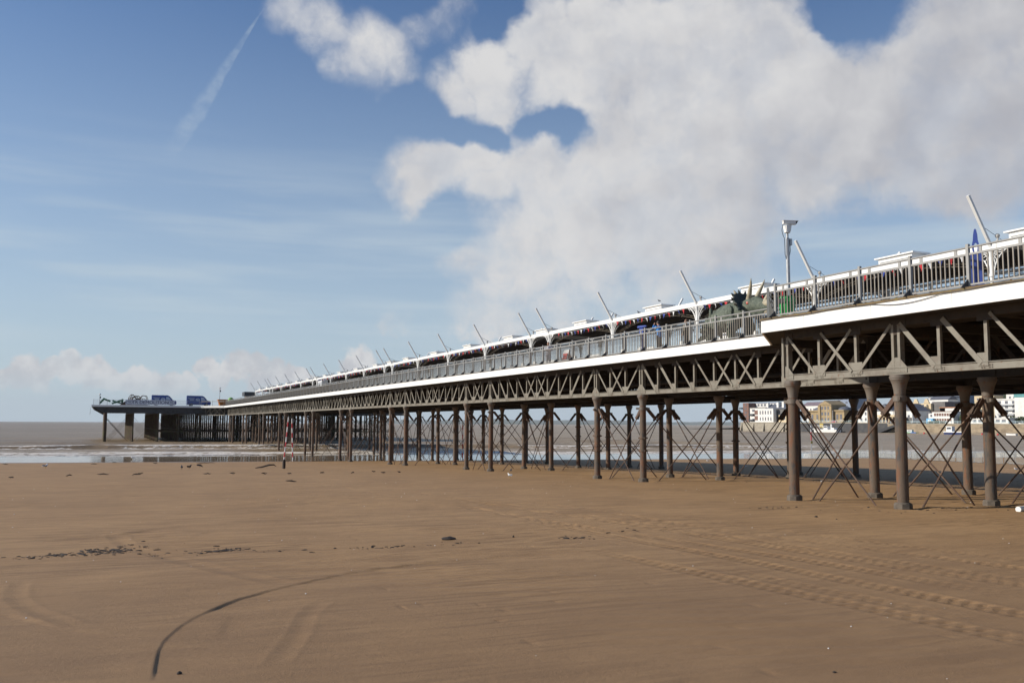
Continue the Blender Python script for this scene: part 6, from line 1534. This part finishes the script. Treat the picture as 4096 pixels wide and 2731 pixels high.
def boat(name, label, x, y, L_, w, hgt, m, cab, rz=0.0, group='boats in the harbour'):
    rt = thing(name, label, 'boat', (x, y, 0), group, rz)
    b = MB(); n = 9; st = []
    for i in range(n):
        t = i / (n - 1); ww = w / 2 * min(1, 1.15 * (1 - max(0, (t - .55) / .45) ** 2.2)) * (.85 + .15 * min(1, t * 4)); hh = hgt * (1 + .35 * max(0, t - .5)); yy = -L_ / 2 + L_ * t
        st.append([(-ww, yy, hh), (-ww * .8, yy, -.15), (ww * .8, yy, -.15), (ww, yy, hh)])
    vs = [p for s in st for p in s]; fs = []
    for i in range(n - 1):
        for k in range(3): fs.append((i * 4 + k, (i + 1) * 4 + k, (i + 1) * 4 + k + 1, i * 4 + k + 1))
        fs.append((i * 4 + 3, (i + 1) * 4 + 3, (i + 1) * 4, i * 4))
    fs += [(0, 1, 2, 3), (n * 4 - 1, n * 4 - 2, n * 4 - 3, n * 4 - 4)]
    b.add(vs, fs); b.build('hull', m, rt, False, (0, 0, 0), True)
    for (pn, mm, x0, x1, y0, y1, z0, z1) in cab: mb = MB(); mb.box(x0, x1, y0, y1, z0, z1); mb.build(pn, mm, rt, False, (0, 0, 0), True)
    return rt
fy = boat('ferry', 'white passenger ferry with an open canopy moored by the dark wall', 449.5, 468.5, 23, 5, 1.9, 'white', (('canopy_roof', 'white', -2.2, 2.2, 1, 9.5, 4.4, 4.7), ('wheelhouse', 'white', -1.6, 1.6, -2.5, 1, 1.9, 4.2), ('wheelhouse_window', 'glass', -1.65, -1.6, -2.2, .7, 3.0, 3.9), ('funnel', 'white', -.4, .4, -5.2, -4.4, 1.9, 5.6), ('stern_cabin', 'white', -1.6, 1.6, -8.5, -6, 1.9, 3.1)))
for yy in (1.3, 4, 6.6, 9.2):
    for xx in (-2.0, 2.0): mb = MB(); mb.box(xx - .07, xx + .07, yy - .07, yy + .07, 1.9, 4.4); mb.build('canopy_post', 'white', fy, False, (0, 0, 0), True)
for yy in (-9.5, -3.4, 9.8): mb = MB(); mb.ell((-2.2, yy, 2.2), (.45, .5, .5), 8, 6); mb.build('float', 'white', fy, True, (0, 0, 0), True)
boat('small_boat', 'small green and blue boat with a white cabin', 443, 391.6, 8.4, 2.6, .9, 'hullgreen', (('stern_band', 'hullblue', -1.34, -1.3, -4, 0, .4, .9), ('cabin', 'white', -.9, .9, -.5, 2.8, .9, 2.3), ('cabin_window', 'glass', -.95, -.9, 0, 2.4, 1.5, 2.0)))
boat('small_boat', 'navy hulled boat with a white wheelhouse', 425, 347, 14.5, 3.6, 1.5, 'hullnavy', (('deck_strip', 'white', -1.85, -1.8, -6.4, 6, 1.25, 1.75), ('wheelhouse', 'white', -1.2, 1.2, 1.0, 4.6, 1.5, 4.4), ('wheelhouse_window', 'glass', -1.25, -1.2, 1.5, 4.2, 3.0, 3.9), ('roof', 'white', -1.4, 1.4, .7, 5, 4.4, 4.6)), .0)
boat('small_boat', 'low dark blue dinghy near the right edge', 455.5 - 8, 345, 7, 2.2, 1.0, 'hullnavy', (('thwart', 'timber', -.8, .8, -.5, 0, .8, .95),))
boat('small_boat', 'white dinghy at the right edge of the harbour', 431, 318, 6, 2.2, .9, 'white', (('thwart', 'timber', -.8, .8, -.5, 0, .8, .95),))
for i, (x, y) in enumerate(((442, 382), (440, 342), (430, 325))):
    mb = MB(); mb.ell((x, y, .3), (.55, .55, .6), 10, 7); tag(mb.build('mooring_buoy', 'redpaint', None, True), ('red buoy right of the green boat', 'red buoy right of the navy hulled boat', 'red buoy at the right edge of the harbour')[i], 'buoy', 'red mooring buoys')
car = thing('parked_car', 'red car parked behind the harbour wall railing', 'car', (460, 472, 6.3))
mb = MB(); mb.prism([(459.2, 469.8, 6.6), (459.2, 474.2, 6.6), (459.2, 474.1, 7.3), (459.2, 473, 7.5), (459.2, 472.4, 8.0), (459.2, 470.6, 8.0), (459.2, 469.9, 7.4)], (1.7, 0, 0)); mb.build('body', 'redpaint', car)
for yy in (470.7, 473.3): mb = MB(); mb.tube((459.1, yy, 6.62), (461, yy, 6.62), .32, n=12); mb.build('wheel', 'rubber', car, True)
mb = MB(); mb.prism([(459.18, 470.5, 7.45), (459.18, 472.7, 7.45), (459.18, 472.3, 7.9), (459.18, 470.7, 7.9)], (-.02, 0, 0)); mb.build('side_window', 'glass', car)
for i, (y, h) in enumerate(((497.5, 9), (478, 9), (472, 8.5), (413, 10), (362, 9))):
    lp = thing('flagpole', ('white flagpole before the left stone pavilion', 'white flagpole before the right stone pavilion', 'shorter white flagpole beside the red car', 'white pole on the promenade by the low hall', 'white pole on the promenade at the far right')[i], 'flagpole', (459, y, 6.2), 'white poles along the promenade')
    mb = MB(); mb.lathe((0, 0, 0), [(.16, 0), (.14, .5), (.09, h)], 8); mb.build('pole', 'white', lp, True, (0, 0, 0), True); mb = MB(); mb.ell((0, 0, h + .12), (.16, .16, .16), 8, 6); mb.build('ball_cap', 'white', lp, True, (0, 0, 0), True)
# tall stacks on the far shore
for i, (az, h) in enumerate(((17.45, 130), (18.9, 95))):
    d = 12300; x, y = d * sin(radians(az)), d * cos(radians(az)); mb = MB(); mb.lathe((x, y, 20), [(9, 0), (6, h)], 10)
    st_ = tag(mb.build('chimney_stack', 'white', None, True), ('tall pale chimney on the far shore', 'shorter pale chimney on the far shore')[i], 'chimney', 'pale chimneys on the far shore')
